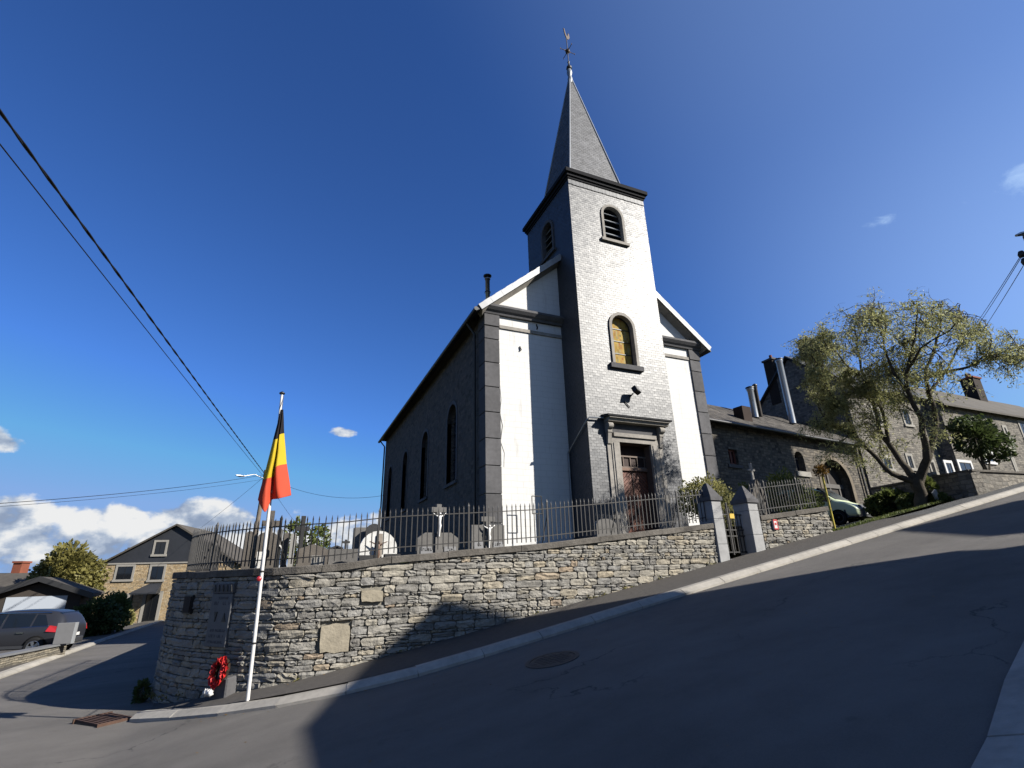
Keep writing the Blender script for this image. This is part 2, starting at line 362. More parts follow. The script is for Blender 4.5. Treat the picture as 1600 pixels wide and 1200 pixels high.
g.add([(x, y, zfar(x, y)) for y in ys for x in xs], [(j*nx+i, j*nx+i+1, (j+1)*nx+i+1, (j+1)*nx+i) for j in range(len(ys)-1) for i in range(nx-1)], 0, True)
g.build('ground', GRASS, kind='structure')
hl = MB()
def hillf(u, v):
    a = R(-60+150*u); d = 2600+900*v
    h = (55+26*noise.noise((u*9, 1.3, 0))+9*noise.noise((u*38, 4, 0)))*math.sin(math.pi*min(1, .12+v*1.1)) if 0 < v < 1 else -16
    return (d*math.sin(a), d*math.cos(a), h-2)
hl.grid(hillf, 160, 8)
hl.build('hills', mat('far_wood', (.045, .062, .060), .95, .1, vary=.4, nscale=.02), kind='structure')

def drape(name, region, m, off, **kw):
    """sheet over a list of (x0,x1,y0,y1,nx,ny) patches following the terrain"""
    b = MB()
    for x0, x1, y0, y1, a, c in region:
        b.grid(lambda u, v: (x0+(x1-x0)*u, y0+(y1-y0)*v, G(x0+(x1-x0)*u, y0+(y1-y0)*v)+off), a, c)
    return b.build(name, m, **kw)
drape('road', [(-30, -2, 1, 9.5, 28, 8), (-2, 0, 1, 9.5, 10, 8), (0, 60, 1, 9.5, 60, 8), (-12, -2, 9.5, 80, 10, 70), (-2, 0, 9.5, 13.9, 10, 8), (0, 4, 9.5, 9.9, 4, 1)], ASPHALT, 0, kind='structure')

# ------------------------------------------------------------------ paths
def resample(pts, step):
    out = []; acc = 0
    P = [Vector((*p, 0)) for p in pts]
    L = [0]
    for a, b in zip(P, P[1:]): L.append(L[-1]+(b-a).length)
    n = max(1, round(L[-1]/step))
    for k in range(n+1):
        s = L[-1]*k/n; i = max(j for j in range(len(L)-1) if L[j] <= s+1e-9); f = (s-L[i])/(L[i+1]-L[i]) if L[i+1] > L[i] else 0
        out.append(P[i].lerp(P[i+1], f))
    return out
class Path:
    def __init__(s, pts):
        s.P = [Vector((*p, 0)) for p in pts]; s.L = [0]
        for a, b in zip(s.P, s.P[1:]): s.L.append(s.L[-1]+(b-a).length)
        s.len = s.L[-1]
    def at(s, t):
        t = min(max(t, 0), s.len); i = 0
        while i < len(s.L)-2 and s.L[i+1] < t: i += 1
        d = s.P[i+1]-s.P[i]; return s.P[i]+d*((t-s.L[i])/d.length), d.normalized()
def smooth_path(pts, n=6):
    out = []
    P = [Vector((*p, 0)) for p in pts]
    for i in range(len(P)-1):
        a, b, c, d = P[max(i-1, 0)], P[i], P[i+1], P[min(i+2, len(P)-1)]
        for k in range(n):
            t = k/n; q = .5*((2*b)+(c-a)*t+(2*a-5*b+4*c-d)*t*t+(3*b-a-3*c+d)*t**3); out.append((q.x, q.y))
    out.append((P[-1].x, P[-1].y)); return out

KERB_PTS = smooth_path([(2.9, 8.17), (2.2, 8.2), (1.06, 8.5), (-.08, 9.15), (-1.05, 10.1), (-1.92, 11.1)])
KERB_ALL = [(45, 8.17)]+KERB_PTS
WALL_CURVE = smooth_path([(.9, 10.0), (.35, 10.1), (-.15, 10.38), (-.6, 10.82), (-1.05, 11.38), (-1.5, 12.05), (-1.85, 12.8), (-2.02, 13.6), (-2.05, 15)], 4)
WALL_PTS = [(9.68, 10.0)]+WALL_CURVE

def kerb_row(name, pts, side, length=1.0, w=.25, h=.11):
    root = link(name, None, kind='structure'); path = Path(pts)
    b = MB(); g2 = .006
    prof = [(0, -.15), (0, h*.35), (w*.42, h), (w, h), (w, -.15)]
    if side < 0: prof = [(-a, z) for a, z in prof]
    b.prism(prof, 'x', g2, length-g2); me = b.mesh('kerb_stone', KERB)
    n = round(path.len/length); full = path.len/n
    for k in range(n):
        p, _ = path.at(k*full); q, _ = path.at((k+1)*full); p.z = G(p.x, p.y); q.z = G(q.x, q.y)
        d = q-p; o = link('kerb_stone', me, root)
        x = d.normalized(); y = Vector((0, 0, 1)).cross(x).normalized(); z = x.cross(y)
        o.matrix_basis = Matrix(((x.x, y.x, z.x, p.x), (x.y, y.y, z.y, p.y), (x.z, y.z, z.z, p.z+rnd.uniform(-.004, .004)), (0, 0, 0, 1))) @ Matrix.Diagonal((d.length/length, 1, 1, 1))
    return root
kerb_row('kerb', KERB_ALL, -1)
LEFT_KERB = [(-6.35-.062*(y-14)+.0006*max(0, y-35)**2, y) for y in range(8, 62, 2)]
kerb_row('street_kerb', LEFT_KERB, 1, 1.0, .30, .10)
NEAR_KERB = smooth_path([(-6, 1.1), (-1, 1.35), (1.5, 1.68), (3.65, 2.09), (5.97, 2.74), (9, 3.1), (14, 3.25), (22, 3.3)], 5)
kerb_row('near_kerb', NEAR_KERB, -1, 1.0, .42, .07)

def strip(name, A, B, m, off0, n=2, kind='structure', taper=0):
    b = MB(); N_ = len(A)
    b.grid(lambda u, v: (lambda i: (lambda p, q: (p[0]+(q[0]-p[0])*v, p[1]+(q[1]-p[1])*v, G(p[0]+(q[0]-p[0])*v, p[1]+(q[1]-p[1])*v)+(off0 if not taper else .006+(off0-.006)*sm(0, taper, (N_-1-i)/(N_-1)))))(A[i], B[i]))(min(len(A)-1, round(u*(len(A)-1)))), len(A)-1, n)
    return b.build(name, m, kind=kind)
def offset(pts, d):
    out = []
    for i, p in enumerate(pts):
        a = Vector(pts[max(i-1, 0)]); b2 = Vector(pts[min(i+1, len(pts)-1)]); t = (b2-a).normalized(); out.append((p[0]-t.y*d, p[1]+t.x*d))
    return out
# far pavement: between kerb inner edge and the foot of the wall
n = 90
ki = Path(offset([(15.8, 8.17)]+KERB_PTS, -.262)); wi = Path([(15.8, 10.02)]+[(9.68, 10.02)]+[(x+.03, y+.06) for x, y in WALL_CURVE if y < 13.0])
strip('pavement', [ki.at(ki.len*i/n)[0][:2] for i in range(n+1)], [wi.at(wi.len*i/n)[0][:2] for i in range(n+1)], PAVE, .108, 4, taper=.16)
strip('gravel_verge', [(15.8+i*.5, 8.43) for i in range(40)], [(15.8+i*.5, 9.9+.5*noise.noise((i*.35, 0, 0))-min(.9, .03*i)) for i in range(40)], GRAVEL, .05, 6)
strip('grass_verge', [(14.0+i*.25, 10.03 if i < 8 else 9.95) for i in range(26)], [(14.0+i*.25, 11.7+.3*noise.noise((i*.5, 7, 0))) for i in range(26)], GRASS, .102, 5)
strip('gravel_drive', [(14.3+i*.1, 11.2+.3*noise.noise((i*.4, 3, 0))) for i in range(30)], [(21.0+i*.25, 18.5) for i in range(30)], GRAVEL, .006, 8)
nk = Path(offset(NEAR_KERB, -.415)); strip('near_pavement', [nk.at(nk.len*i/60)[0][:2] for i in range(61)], [(nk.at(nk.len*i/60)[0].x, -2.2) for i in range(61)], KERB, .065, 4)
lk = [(x-.295, y) for x, y in LEFT_KERB]; strip('street_pavement', lk, [(x-1.25, y) for x, y in lk], PAVE, .09, 2)
strip('driveway', [(x-1.25, y) for x, y in lk if 18 < y < 44], [(x-9.5, y+2) for x, y in lk if 18 < y < 44], PAVE, .06, 6)

# ================================================================== churchyard and its retaining wall
TX = [-3, 0, .95, 1.87, 4.9, 9.65, 11.4, 14.3]; TZ = [.20, .20, .25, .37, .57, 1.05, 1.27, 1.60]
def T(X): return float(np.interp(X, TX, TZ))
def CY(X, Y): return .02+.092*max(X, -2)+.012*(Y-10)
cy = MB()
wp = WALL_CURVE
cy.grid(lambda u, v: (-1.85+15.7*u, 13.5+30*v, CY(-1.85+15.7*u, 13.5+30*v)), 20, 20)
top = [(13.85, 10.25), (9.7, 10.25)]+[(x+.12, y+.22) for x, y in wp if y < 13.3]
pp = Path(top)
A = [pp.at(pp.len*i/60)[0] for i in range(61)]
cy.grid(lambda u, v: (lambda p: (lambda x, y: (x, y, CY(x, y)))(p.x+((-1.85+15.7*(1-u))-p.x)*v, p.y+(13.5-p.y)*v))(A[round(u*60)]), 60, 6)
cy.build('churchyard_ground', GRASS, kind='structure')

def stone_mesh(seed, flat=1.):
    r = random.Random(seed); b = MB(); nx_, ny_ = 4, 3; vs = []
    cut = [r.uniform(.0, .10) for _ in range(4)]
    for j in range(ny_+1):
        for i in range(nx_+1):
            u, v = i/nx_-.5, j/ny_-.5
            eu = abs(u) > .49; ev = abs(v) > .49
            x = u*(1 if not (eu and ev) else 1-.05-cut[(i > 0)*2+(j > 0)]); z = v*(1 if not (eu and ev) else .93)
            x += r.uniform(-.03, .03); z += r.uniform(-.055, .055)
            y = -1+r.uniform(-.34, .34)+(r.uniform(.05, .5) if (eu or ev) else 0)
            vs.append((x, -1+(y+1)*flat, z))
    w = nx_+1
    fs = [(j*w+i, j*w+i+1, (j+1)*w+i+1, (j+1)*w+i) for j in range(ny_) for i in range(nx_)]
    ring = list(range(0, w))+[j*w+nx_ for j in range(1, ny_+1)]+[ny_*w+i for i in range(nx_-1, -1, -1)]+[j*w for j in range(ny_-1, 0, -1)]
    base = len(vs); vs += [(vs[i][0], .9, vs[i][2]) for i in ring]; k = len(ring)
    fs += [(ring[i], base+i, base+(i+1) % k, ring[(i+1) % k]) for i in range(k)]
    b.add(vs, fs, 0, False); return b
STONES = [stone_mesh(i) for i in range(16)]
STONE_ME = [s.mesh('stone', STONE_O) for s in STONES]

def stone_wall(root, path, s0, s1, topf, basef, special=(), limit=300, seed=3, zmin=-2.4, zmax=1.6):
    r = random.Random(seed); items = []
    z = zmin
    while z < zmax:
        h = r.choice((.05, .06, .07, .08, .085, .095, .105, .12, .135)); s = s0+r.uniform(-.2, 0)
        while s < s1:
            w = min(r.uniform(1.2, 4.4)*h, .42)*(1 if r.random() > .12 else 1.4); a, e = max(s, s0), min(s+w, s1); s += w
            if e-a < .06: continue
            c = (a+e)/2; p, t = path.at(c); zb, zt = basef(p.x, p.y)-.08, topf(p.x)-.125
            z0, z1 = max(z, zb), min(z+h, zt)
            if z1-z0 < .03: continue
            for q in special:
                if e > q[0]-q[2]/2 and a < q[0]+q[2]/2 and z1 > q[1]-q[3]/2+.02 and z0 < q[1]+q[3]/2-.02:
                    if a < q[0]-q[2]/2-.05: e = q[0]-q[2]/2
                    elif e > q[0]+q[2]/2+.05: a = q[0]+q[2]/2
                    else: e = a
            if e-a < .04: continue
            c = (a+e)/2
            if r.random() < .16 and z1-z0 > .12 and e-a < .45:                       # two thin stones on one bed
                zm = z0+(z1-z0)*r.uniform(.4, .6); items += [(c, z0, zm, e-a, r.random()), (c, zm, z1, e-a, r.random())]
            else: items.append((c, z0, z1, e-a, r.random()))
        z += h
    for q in special: items.append((q[0], q[1]-q[3]/2, q[1]+q[3]/2, q[2], 2))
    recs = []
    for c, z0, z1, w, k in items:
        p, t = path.at(c); n_ = Vector((-t.y, t.x, 0))
        x = Vector((-n_.y, n_.x, 0)); pr = r.uniform(-.008, .017) if k < 2 else .018; dep = .042
        # local axes: x along wall, -y outwards
        o = Vector((p.x, p.y, (z0+z1)/2))+n_*pr
        M = Matrix(((x.x, -n_.x, 0, o.x), (x.y, -n_.y, 0, o.y), (0, 0, 1, o.z), (0, 0, 0, 1))) @ Matrix.Rotation(r.uniform(-.035, .035), 4, 'Y') @ Matrix.Diagonal((w-.012, dep, z1-z0-.011, 1))
        recs.append((w*(z1-z0)/(p.x**2+p.y**2+z0*z0), M, k, r.randrange(16)))
    recs.sort(key=lambda q: -q[0])
    for a, M, k, i in recs[:limit]:
        o = link('stone', STONE_ME[i], root); o.matrix_basis = M
        if k == 2: o.data = PALE_ME
    rest = MB()
    for a, M, k, i in recs[limit:]:
        rest.add([M @ Vector(v) for v in STONES[i].v], STONES[i].f)
    if rest.v: rest.build('small_stones', STONE_I, root, kind='stuff')
PALE_ME = stone_mesh(99, flat=.25).mesh('stone', mat('pale_stone', (.38, .335, .255), .9, .15, vary=.35, nscale=8, bump=.4, bscale=20))

def wall_core(root, pts, topf, basef, thick=.42, back=.018):
    b = MB(); f = offset(pts, -back) ; k = offset(pts, -thick); n_ = len(pts)
    # offset() shifts to the left of travel; paths here run right to left, so inside (away from camera) is the right
    vs = []
    for (x, y), (x2, y2) in zip(f, k):
        vs += [(x, y, basef(x, y)-.4), (x, y, topf(x)-.11), (x2, y2, topf(x)-.11), (x2, y2, basef(x, y)-.4)]
    fs = [(i*4+j, i*4+(j+1) % 4, (i+1)*4+(j+1) % 4, (i+1)*4+j) for i in range(n_-1) for j in range(4)]+[(0, 1, 2, 3), (n_*4-4, n_*4-1, n_*4-2, n_*4-3)]
    b.add(vs, fs); return b.build('wall_core', MORTAR, root)
def coping(root, pts, topf, cuts, over=.075, thick=.5, h=.12):
    path = Path(pts)
    for a, e in zip(cuts, cuts[1:]):
        a += .006; e -= .006; b = MB(); n_ = max(1, int((e-a)/.3)); vs = []
        dz = rnd.uniform(-.008, .008)
        for i in range(n_+1):
            p, t = path.at(a+(e-a)*i/n_); n2 = Vector((-t.y, t.x, 0)); o = p+n2*over; k = p-n2*(thick-over); z = topf(p.x)+dz
            oj = rnd.uniform(-.008, .008)
            o = o+n2*oj
            vs += [(o.x, o.y, z-h), (o.x, o.y, z-.012), ((o.x*.97+k.x*.03), (o.y*.97+k.y*.03), z), (k.x, k.y, z), (k.x, k.y, z-h)]
        m = 5
        b.add(vs, [(i*m+j, i*m+(j+1) % m, (i+1)*m+(j+1) % m, (i+1)*m+j) for i in range(n_) for j in range(m)]+[tuple(range(m)), tuple(range(n_*m, n_*m+m))[::-1]])
        b.build('coping_slab', COPING, root)

W1 = Path(WALL_PTS)
def s_of_x(X): return 9.68-X          # straight front stretch only
root = thing('retaining_wall', 'long grey rubble stone retaining wall with coping curving round the street corner', 'wall', (4.5, 10, -.9), world=True)
stone_wall(root, W1, 0, W1.len-1.2, T, G, special=[(s_of_x(.99), -.94, .50, .44), (s_of_x(1.56), -.30, .40, .20)], limit=300)
wall_core(root, WALL_PTS, T, G)
wall_core(root, [(-2.05, 15.0), (-2.0, 20), (-1.95, 30), (-1.9, 43)], T, G, back=0)
j = [0, 1.6, 3.3, 5.2, 6.75, 7.82, 9.0, 9.8, 10.6, 11.4, 12.2, 13.1, W1.len]
coping(root, WALL_PTS, T, j)
back = Path([(-2.05, 15), (-1.9, 43)]); coping(root, [(-2.05, 15), (-1.9, 43)], T, [0, 2, 4, 6, 8, 10, 12, 14, 18, 22, 28])
W2P = [(13.95, 9.98), (11.28, 9.98)]; W2 = Path(W2P)
root = thing('retaining_wall', 'short rubble stone wall right of the gate carrying a red and white sign', 'wall', (12.6, 10, .5), world=True)
stone_wall(root, W2, 0, W2.len, T, G, limit=200, seed=9)
wall_core(root, W2P, T, G); coping(root, W2P, T, [0, 1.35, W2.len])
rb = MB(); rb.box(13.60, 13.915, 10.43, 16, .2, 1.45); rb.build('return_wall', BARNWALL, root)

# ------------------------------------------------------------------ railings
def bar_mesh(h, r=.0085):
    b = MB(); b.prism([(r, r), (-r, r), (-r, -r), (r, -r)], 'z', 0, h-.05); q = r*1.35
    b.add([(q, q, h-.05), (-q, q, h-.05), (-q, -q, h-.05), (q, -q, h-.05), (0, 0, h+.03)], [(0, 1, 4), (1, 2, 4), (2, 3, 4), (3, 0, 4), (3, 2, 1, 0)])
    return b.mesh('bar', IRON)
BAR = bar_mesh(.79); POST = bar_mesh(.90, .017)
def railing(root, pts, topf, spacing=.106, s0=0, s1=None, post_every=17):
    path = Path(pts); s1 = s1 or path.len; n_ = int((s1-s0)/spacing); rails = ([], [])
    for i in range(n_+1):
        p, t = path.at(s0+i*spacing); z = topf(p.x); post = i % post_every == post_every//2
        o = link('post' if post else 'bar', POST if post else BAR, root); o.location = (p.x, p.y, z+(.0 if post else .055)+rnd.uniform(-.006, .006))
        o.rotation_euler = (rnd.uniform(-.012, .012), rnd.uniform(-.012, .012), math.atan2(t.y, t.x))
        if i % 3 == 0 or i == n_:
            for k, dz in enumerate((.15, .72)): rails[k].append((p.x, p.y, z+dz))
        if post:
            b = MB(); nn = Vector((t.y, -t.x, 0)); b.tube([(p.x+nn.x*.0, p.y, z+.62), (p.x+nn.x*.3, p.y+nn.y*.3, z+.02)], .011, 5); b.build('stay', IRON, root)
    for rl in rails:
        b = MB(); b.tube(rl, .0135, 4, smooth=False); b.build('rail', IRON, root)
fp = offset([p for p in WALL_PTS], -.17)
fr = thing('iron_railing', 'long black spiked iron railing on the curved churchyard wall', 'railing', (4.5, 10.2, .55), world=True); railing(fr, fp+[(-1.88, 17), (-1.85, 20)], T)
fr = thing('iron_railing', 'short black spiked railing on the wall right of the gate', 'railing', (12.6, 10.2, 1.4), world=True); railing(fr, [(13.85, 10.2), (11.34, 10.2)], T, post_every=12)

# ------------------------------------------------------------------ gate and its pillars
def pillar(x0, x1, zb, zt, label):
    t = thing('gate_pillar', label, 'pillar', ((x0+x1)/2, 10.18, zb), group='gate pillars'); w = (x1-x0)/2; h = zt-zb; d = .26; zz = 0
    for k, hh in enumerate((.52, .60, h-1.12)):
        b = MB(); b.box(-w+.002*k, w-.002*k, -d+.002*k, d-.002*k, zz+(.004 if k else -.3), zz+hh); bevel(b.build('block', PILLARSTONE, t), .008); zz += hh
    b = MB(); b.box(-w-.03, w+.03, -d-.03, d+.03, h+.003, h+.10); b.build('cap_band', BLUESTONE, t)
    b = MB(); c = [(-w-.012, -d-.012, h+.103), (w+.012, -d-.012, h+.103), (w+.012, d+.012, h+.103), (-w-.012, d+.012, h+.103), (-.02, -.04, h+.47), (.02, -.04, h+.47), (.02, .04, h+.47), (-.02, .04, h+.47)]
    b.add(c, [(0, 1, 5, 4), (1, 2, 6, 5), (2, 3, 7, 6), (3, 0, 4, 7), (4, 5, 6, 7), (3, 2, 1, 0)]); b.build('cap', BLUESTONE, t)
pillar(9.70, 10.02, .03, 1.60, 'pale dressed stone gate pillar with dark pointed cap, left of the gate')
pillar(10.92, 11.26, .26, 1.58, 'dressed stone gate pillar with pointed cap, right of the gate')
t = thing('churchyard_gate', 'narrow black iron gate with a yellow notice between stone pillars', 'gate', (10.03, 10.2, .3))
for k in range(8):
    o = link('bar', BAR, t); o.location = (.05+k*.112, 0, .05); o.scale = (1, 1, 1.45-.045*abs(k-3.5)*1.5)
for z in (.06, .45, .60, .98):
    b = MB(); b.box(.0, .88, -.014, .014, z, z+.028); b.build('rail', IRON, t)
b = MB(); b.box(.40, .44, -.022, .022, .01, 1.30); b.build('stile', IRON, t)
b = MB(); b.box(.47, .62, -.028, -.024, .90, 1.02); b.build('notice', mat('yellow_sign', (.75, .50, .05), .5, .4), t, label='small yellow notice on the gate')
b = MB(); b.box(-.01, .90, -.30, .35, -.35, -.10); b.build('threshold', PILLARSTONE, t)
# ================================================================== church
TX0, TX1, TY0, TY1, TZC = 10.46, 14.75, 16.5, 21.1, 17.98
FX0, FX1, FY, NY1, EZ = 6.756, 18.35, 18.1, 41.2, 10.7
XM = (TX0+TX1)/2; BASE = .7
ch = thing('church', 'whitewashed stone village church with slate clad tower and pointed spire', 'church', (XM, 18, 1.2), world=True)
def arch(xc, w, z0, z1, n=10):
    """arched outline (x,z), round head, counter clockwise from lower left"""
    r = w/2; zs = z1-r
    return [(xc+r, z0)]+[(xc+r*math.cos(math.pi*i/n), zs+r*math.sin(math.pi*i/n)) for i in range(n+1)]+[(xc-r, z0)]
def wall_with_holes(b, axis, const, u0, u1, z0, z1, holes, depth, mi=0, gable=None):
    """outer face with holes, reveals of given depth. axis 'y': plane y=const, u is x; axis 'x': plane x=const, u is y"""
    bm = bmesh.new()
    P = (lambda u, z, d: (u, const+d, z)) if axis == 'y' else (lambda u, z, d: (const+d, u, z))
    outer = [(u0, z0), (u1, z0), (u1, z1)]+(gable or [])+[(u0, z1)]
    loops = [outer]+holes; es = []
    for lp in loops:
        vs = [bm.verts.new(P(u, z, 0)) for u, z in lp]; es += [bm.edges.new((vs[i], vs[(i+1) % len(vs)])) for i in range(len(vs))]
    bmesh.ops.triangle_fill(bm, use_beauty=True, use_dissolve=False, edges=es)
    bm.verts.index_update(); b.add([v.co for v in bm.verts], [tuple(v.index for v in f.verts) for f in bm.faces], mi); bm.free()
    for lp in holes:
        n = len(lp); b.add([P(u, z, 0) for u, z in lp]+[P(u, z, depth) for u, z in lp], [(i, (i+1) % n, n+(i+1) % n, n+i) for i in range(n)], mi)
def ring(b, axis, const, outer, inner, y0, y1, mi=0):
    """frame between two outlines with the same number of points"""
    n = len(outer); P = (lambda u, z, d: (u, const+d, z)) if axis == 'y' else (lambda u, z, d: (const+d, u, z))
    vs = [P(u, z, y0) for u, z in outer]+[P(u, z, y0) for u, z in inner]+[P(u, z, y1) for u, z in outer]+[P(u, z, y1) for u, z in inner]
    fs = []
    for i in range(n-1):
        fs += [(i, i+1, n+i+1, n+i), (2*n+i, 2*n+i+1, i+1, i), (n+i, n+i+1, 3*n+i+1, 3*n+i)]
    fs += [(0, n, 3*n, 2*n), (n-1, 2*n-1, 4*n-1, 3*n-1)]
    b.add(vs, fs, mi)

# ---- nave
wins = [(22.63+5.23*i-.0, 1.5, 4.0, 7.75) for i in range(4)]
b = MB(); wall_with_holes(b, 'x', FX0, FY+.62, NY1, BASE, EZ, [arch(y, w, a, c) for y, w, a, c in wins], .45)
b.build('nave_wall', NAVEWALL, ch)
b = MB(); b.box(FX0+.5, FX1-.012, FY+.7, NY1-.01, BASE, EZ-.01); b.add([(FX1, FY+.02, BASE), (FX1, NY1, BASE), (FX1, NY1, EZ), (FX1, FY+.02, EZ)], [(0, 1, 2, 3)])
b.add([(FX0+.01, NY1, BASE), (FX1, NY1, BASE), (FX1, NY1, EZ), (XM, NY1, EZ+4.9), (FX0+.01, NY1, EZ)], [(0, 1, 2, 3, 4)]); b.build('nave_core', NAVEWALL, ch)
for y, w, a, c in wins:
    wn = link('nave_window', None, ch)
    f = MB(); ring(f, 'x', FX0, arch(y, w+.36, a-.02, c+.18), arch(y, w, a-.02, c), -.03, .2); f.build('frame', BLUESTONE, wn)
    f = MB(); f.prism(arch(y, w-.004, a, c-.002), 'x', FX0+.34, FX0+.36); f.build('glass', GLASS2, wn)
    f = MB(); f.box(FX0-.09, FX0+.3, y-w/2-.2, y+w/2+.2, a-.16, a-.022); f.build('sill', BLUESTONE, wn)
    f = MB(); f.box(FX0+.30, FX0+.335, y-.02, y+.02, a, c-.02)
    for k in range(1, 6): f.box(FX0+.305, FX0+.33, y-w/2, y+w/2, a+k*.6, a+k*.6+.03)
    f.build('mullion', BLACKFRAME, wn)
# facade: white front with gable
ga = .855
def rake(x): return EZ+.12+(abs(FX0-XM)-abs(x-XM))*ga
b = MB(); b.add([(FX0+.02, FY, BASE), (FX1-.02, FY, BASE), (FX1-.02, FY, EZ), (XM, FY, rake(XM)-.1), (FX0+.02, FY, EZ)], [(0, 1, 2, 3, 4)])
b.add([(FX0+.02, FY+.6, BASE), (FX0+.02, FY+.6, EZ), (FX0+.02, FY, EZ), (FX0+.02, FY, BASE)], [(0, 1, 2, 3)])
b.build('facade_wall', WHITE, ch)
for side, xa, xb in ((0, FX0-.03, FX0+.64), (1, FX1-.64, FX1+.03)):
    z = BASE; k = 0
    while z < 9.55:
        h = 1.07; zt = min(z+h, 9.86) if z+h < 9.5 else 9.86
        q = MB(); y1 = FY+.66; q.box(xa, xb, FY-.07, y1, z+.012, zt-.012); bevel(q.build('quoin', BLUESTONE, ch), .015); z = zt; k += 1
    q = MB(); q.box(xa-.02, xb+.02, FY-.10, FY+.68, 9.87, 10.42); bevel(q.build('quoin_capital', BLUESTONE, ch), .02)
# string courses (behind the tower they stop at its flanks)
for xa, xb in ((FX0+.662, TX0-.01), (TX1+.01, FX1-.662)):
    q = MB(); q.box(xa, xb, FY-.06, FY+.1, 9.84, 9.99); q.build('string_course', GREYSTONE, ch)
for xa, xb in ((FX0-.22, TX0-.01), (TX1+.01, FX1+.22)):
    q = MB(); q.prism([(FY+.1, 10.43), (FY-.12, 10.43), (FY-.16, 10.52), (FY-.24, 10.58), (FY-.34, 10.70), (FY-.34, 10.80), (FY+.1, 10.88)], 'x', xa, xb); q.build('pediment_cornice', BLUESTONE, ch)
# raking gable edges: stone soffit and a row of verge slates
for sgn in (-1, 1):
    xe = XM+sgn*(XM-FX0+.38); ze = rake(xe); xt = XM+sgn*(XM-TX0+.02); zt = rake(xt)
    D = Vector((xt-xe, 0, zt-ze)); L = D.length; d = D/L; up = Vector((-d.z*sgn*-1, 0, abs(d.x)))
    def RK(s_, y, h): p = Vector((xe, y, ze))+d*s_+up*h; return p
    q = MB(); vs = [RK(s_, y, h) for s_ in (.1, L) for y, h in ((FY-.02, -.30), (FY-.38, -.14), (FY-.38, -.02), (FY+.2, -.02), (FY+.2, -.30))]
    q.add(vs, [(i, (i+1) % 5, 5+(i+1) % 5, 5+i) for i in range(5)]+[(4, 3, 2, 1, 0), (5, 6, 7, 8, 9)]); q.build('raking_soffit', GREYSTONE, ch)
    n = 16
    for i in range(n):
        a, e = L*i/n, L*(i+1.12)/n; q = MB(); l = .012*(i % 2)
        vs = [RK(min(s_, L), y, h) for s_ in (a, e) for y, h in ((FY-.46+l*.3, -.17), (FY-.48+l*.3, .08+l), (FY-.1, .10+l), (FY-.1, .075+l), (FY-.455+l*.3, .055+l), (FY-.435+l*.3, -.17))]
        q.add(vs, [(k, (k+1) % 6, 6+(k+1) % 6, 6+k) for k in range(6)]+[tuple(range(6))[::-1], tuple(range(6, 12))]); q.build('verge_slate', mat('verge_slate', (.40, .41, .43), .5, .5, vary=.15, objrnd=.12), ch)
# roof
b = MB(); ov = .42
for sgn in (-1, 1):
    xe = XM+sgn*(XM-FX0+ov); vs = [(xe, FY-.42, rake(xe)), (XM, FY-.42, rake(XM)), (XM, NY1+.2, rake(XM)), (xe, NY1+.2, rake(xe))]
    b.add(vs+[(x, y, z-.14) for x, y, z in vs], [(0, 1, 2, 3), (4, 7, 6, 5), (0, 3, 7, 4), (2, 1, 5, 6), (0, 4, 5, 1), (3, 2, 6, 7)])
b.build('nave_roof', DARKSLATE, ch)
b = MB(); xe = FX0-.52; ze = rake(FX0-.42)-.10
b.tube([(xe, FY-.45, ze), (xe, NY1+.25, ze-.02)], .095, 8); b.build('gutter', BLACK, ch)
b = MB(); b.box(FX0-.40, FX0+.0, FY+.7, NY1, EZ-.32, EZ-.03); b.build('eaves_board', DARKWOOD, ch)
b = MB(); b.tube([(xe, FY+.85, ze-.05), (FX0-.14, FY+.85, ze-.55), (FX0-.13, FY+.85, .7)], .055, 8); b.build('downpipe', BLACK, ch)
b = MB(); b.tube([(xe, NY1-.3, ze-.05), (FX0-.14, NY1-.3, ze-.5), (FX0-.13, NY1-.3, .7)], .055, 8); b.build('downpipe', BLACK, ch)
fl = MB(); p = onY(762, 466, 24); fl.lathe([(.13, -1.2), (.13, 1.25), (.17, 1.25), (.17, 1.32), (.13, 1.32)], p, 12); o = fl.build('flue', STEEL, ch)
fl = MB(); fl.lathe([(.02, 1.55), (.24, 1.50), (.24, 1.44), (.13, 1.42)], p, 12); fl.lathe([(.17, .35), (.18, .38), (.17, .42)], p, 12); fl.build('flue_cowl', BLACK, o)

# ---- tower: core with openings, then slates
belf = (XM+.14, 1.06, 14.62, 16.55); mid = (XM-.02, 1.12, 8.25, 10.62)
ST = .03
b = MB()
wall_with_holes(b, 'y', TY0, TX0, TX1, BASE, TZC-.2, [arch(*belf), arch(*mid), [(11.78, BASE+.5), (13.33, BASE+.5), (13.33, 4.80), (11.78, 4.80)]], .5)
sb = (18.83, 1.06, 14.75, 16.62)
wall_with_holes(b, 'x', TX0, TY0, TY1, BASE, TZC-.2, [arch(*sb)], .45)
b.box(TX0+.55, TX1-.01, TY0+1.15, TY1-.01, BASE, TZC-.22); b.add([(TX1, TY0, BASE), (TX1, TY1, BASE), (TX1, TY1, TZC-.2), (TX1, TY0, TZC-.2)], [(0, 1, 2, 3)]); b.add([(TX0, TY1, BASE), (TX1, TY1, BASE), (TX1, TY1, TZC-.2), (TX0, TY1, TZC-.2)], [(0, 1, 2, 3)])
b.build('tower_wall', mat('tower_core', (.05, .052, .058), .9, .2), ch)

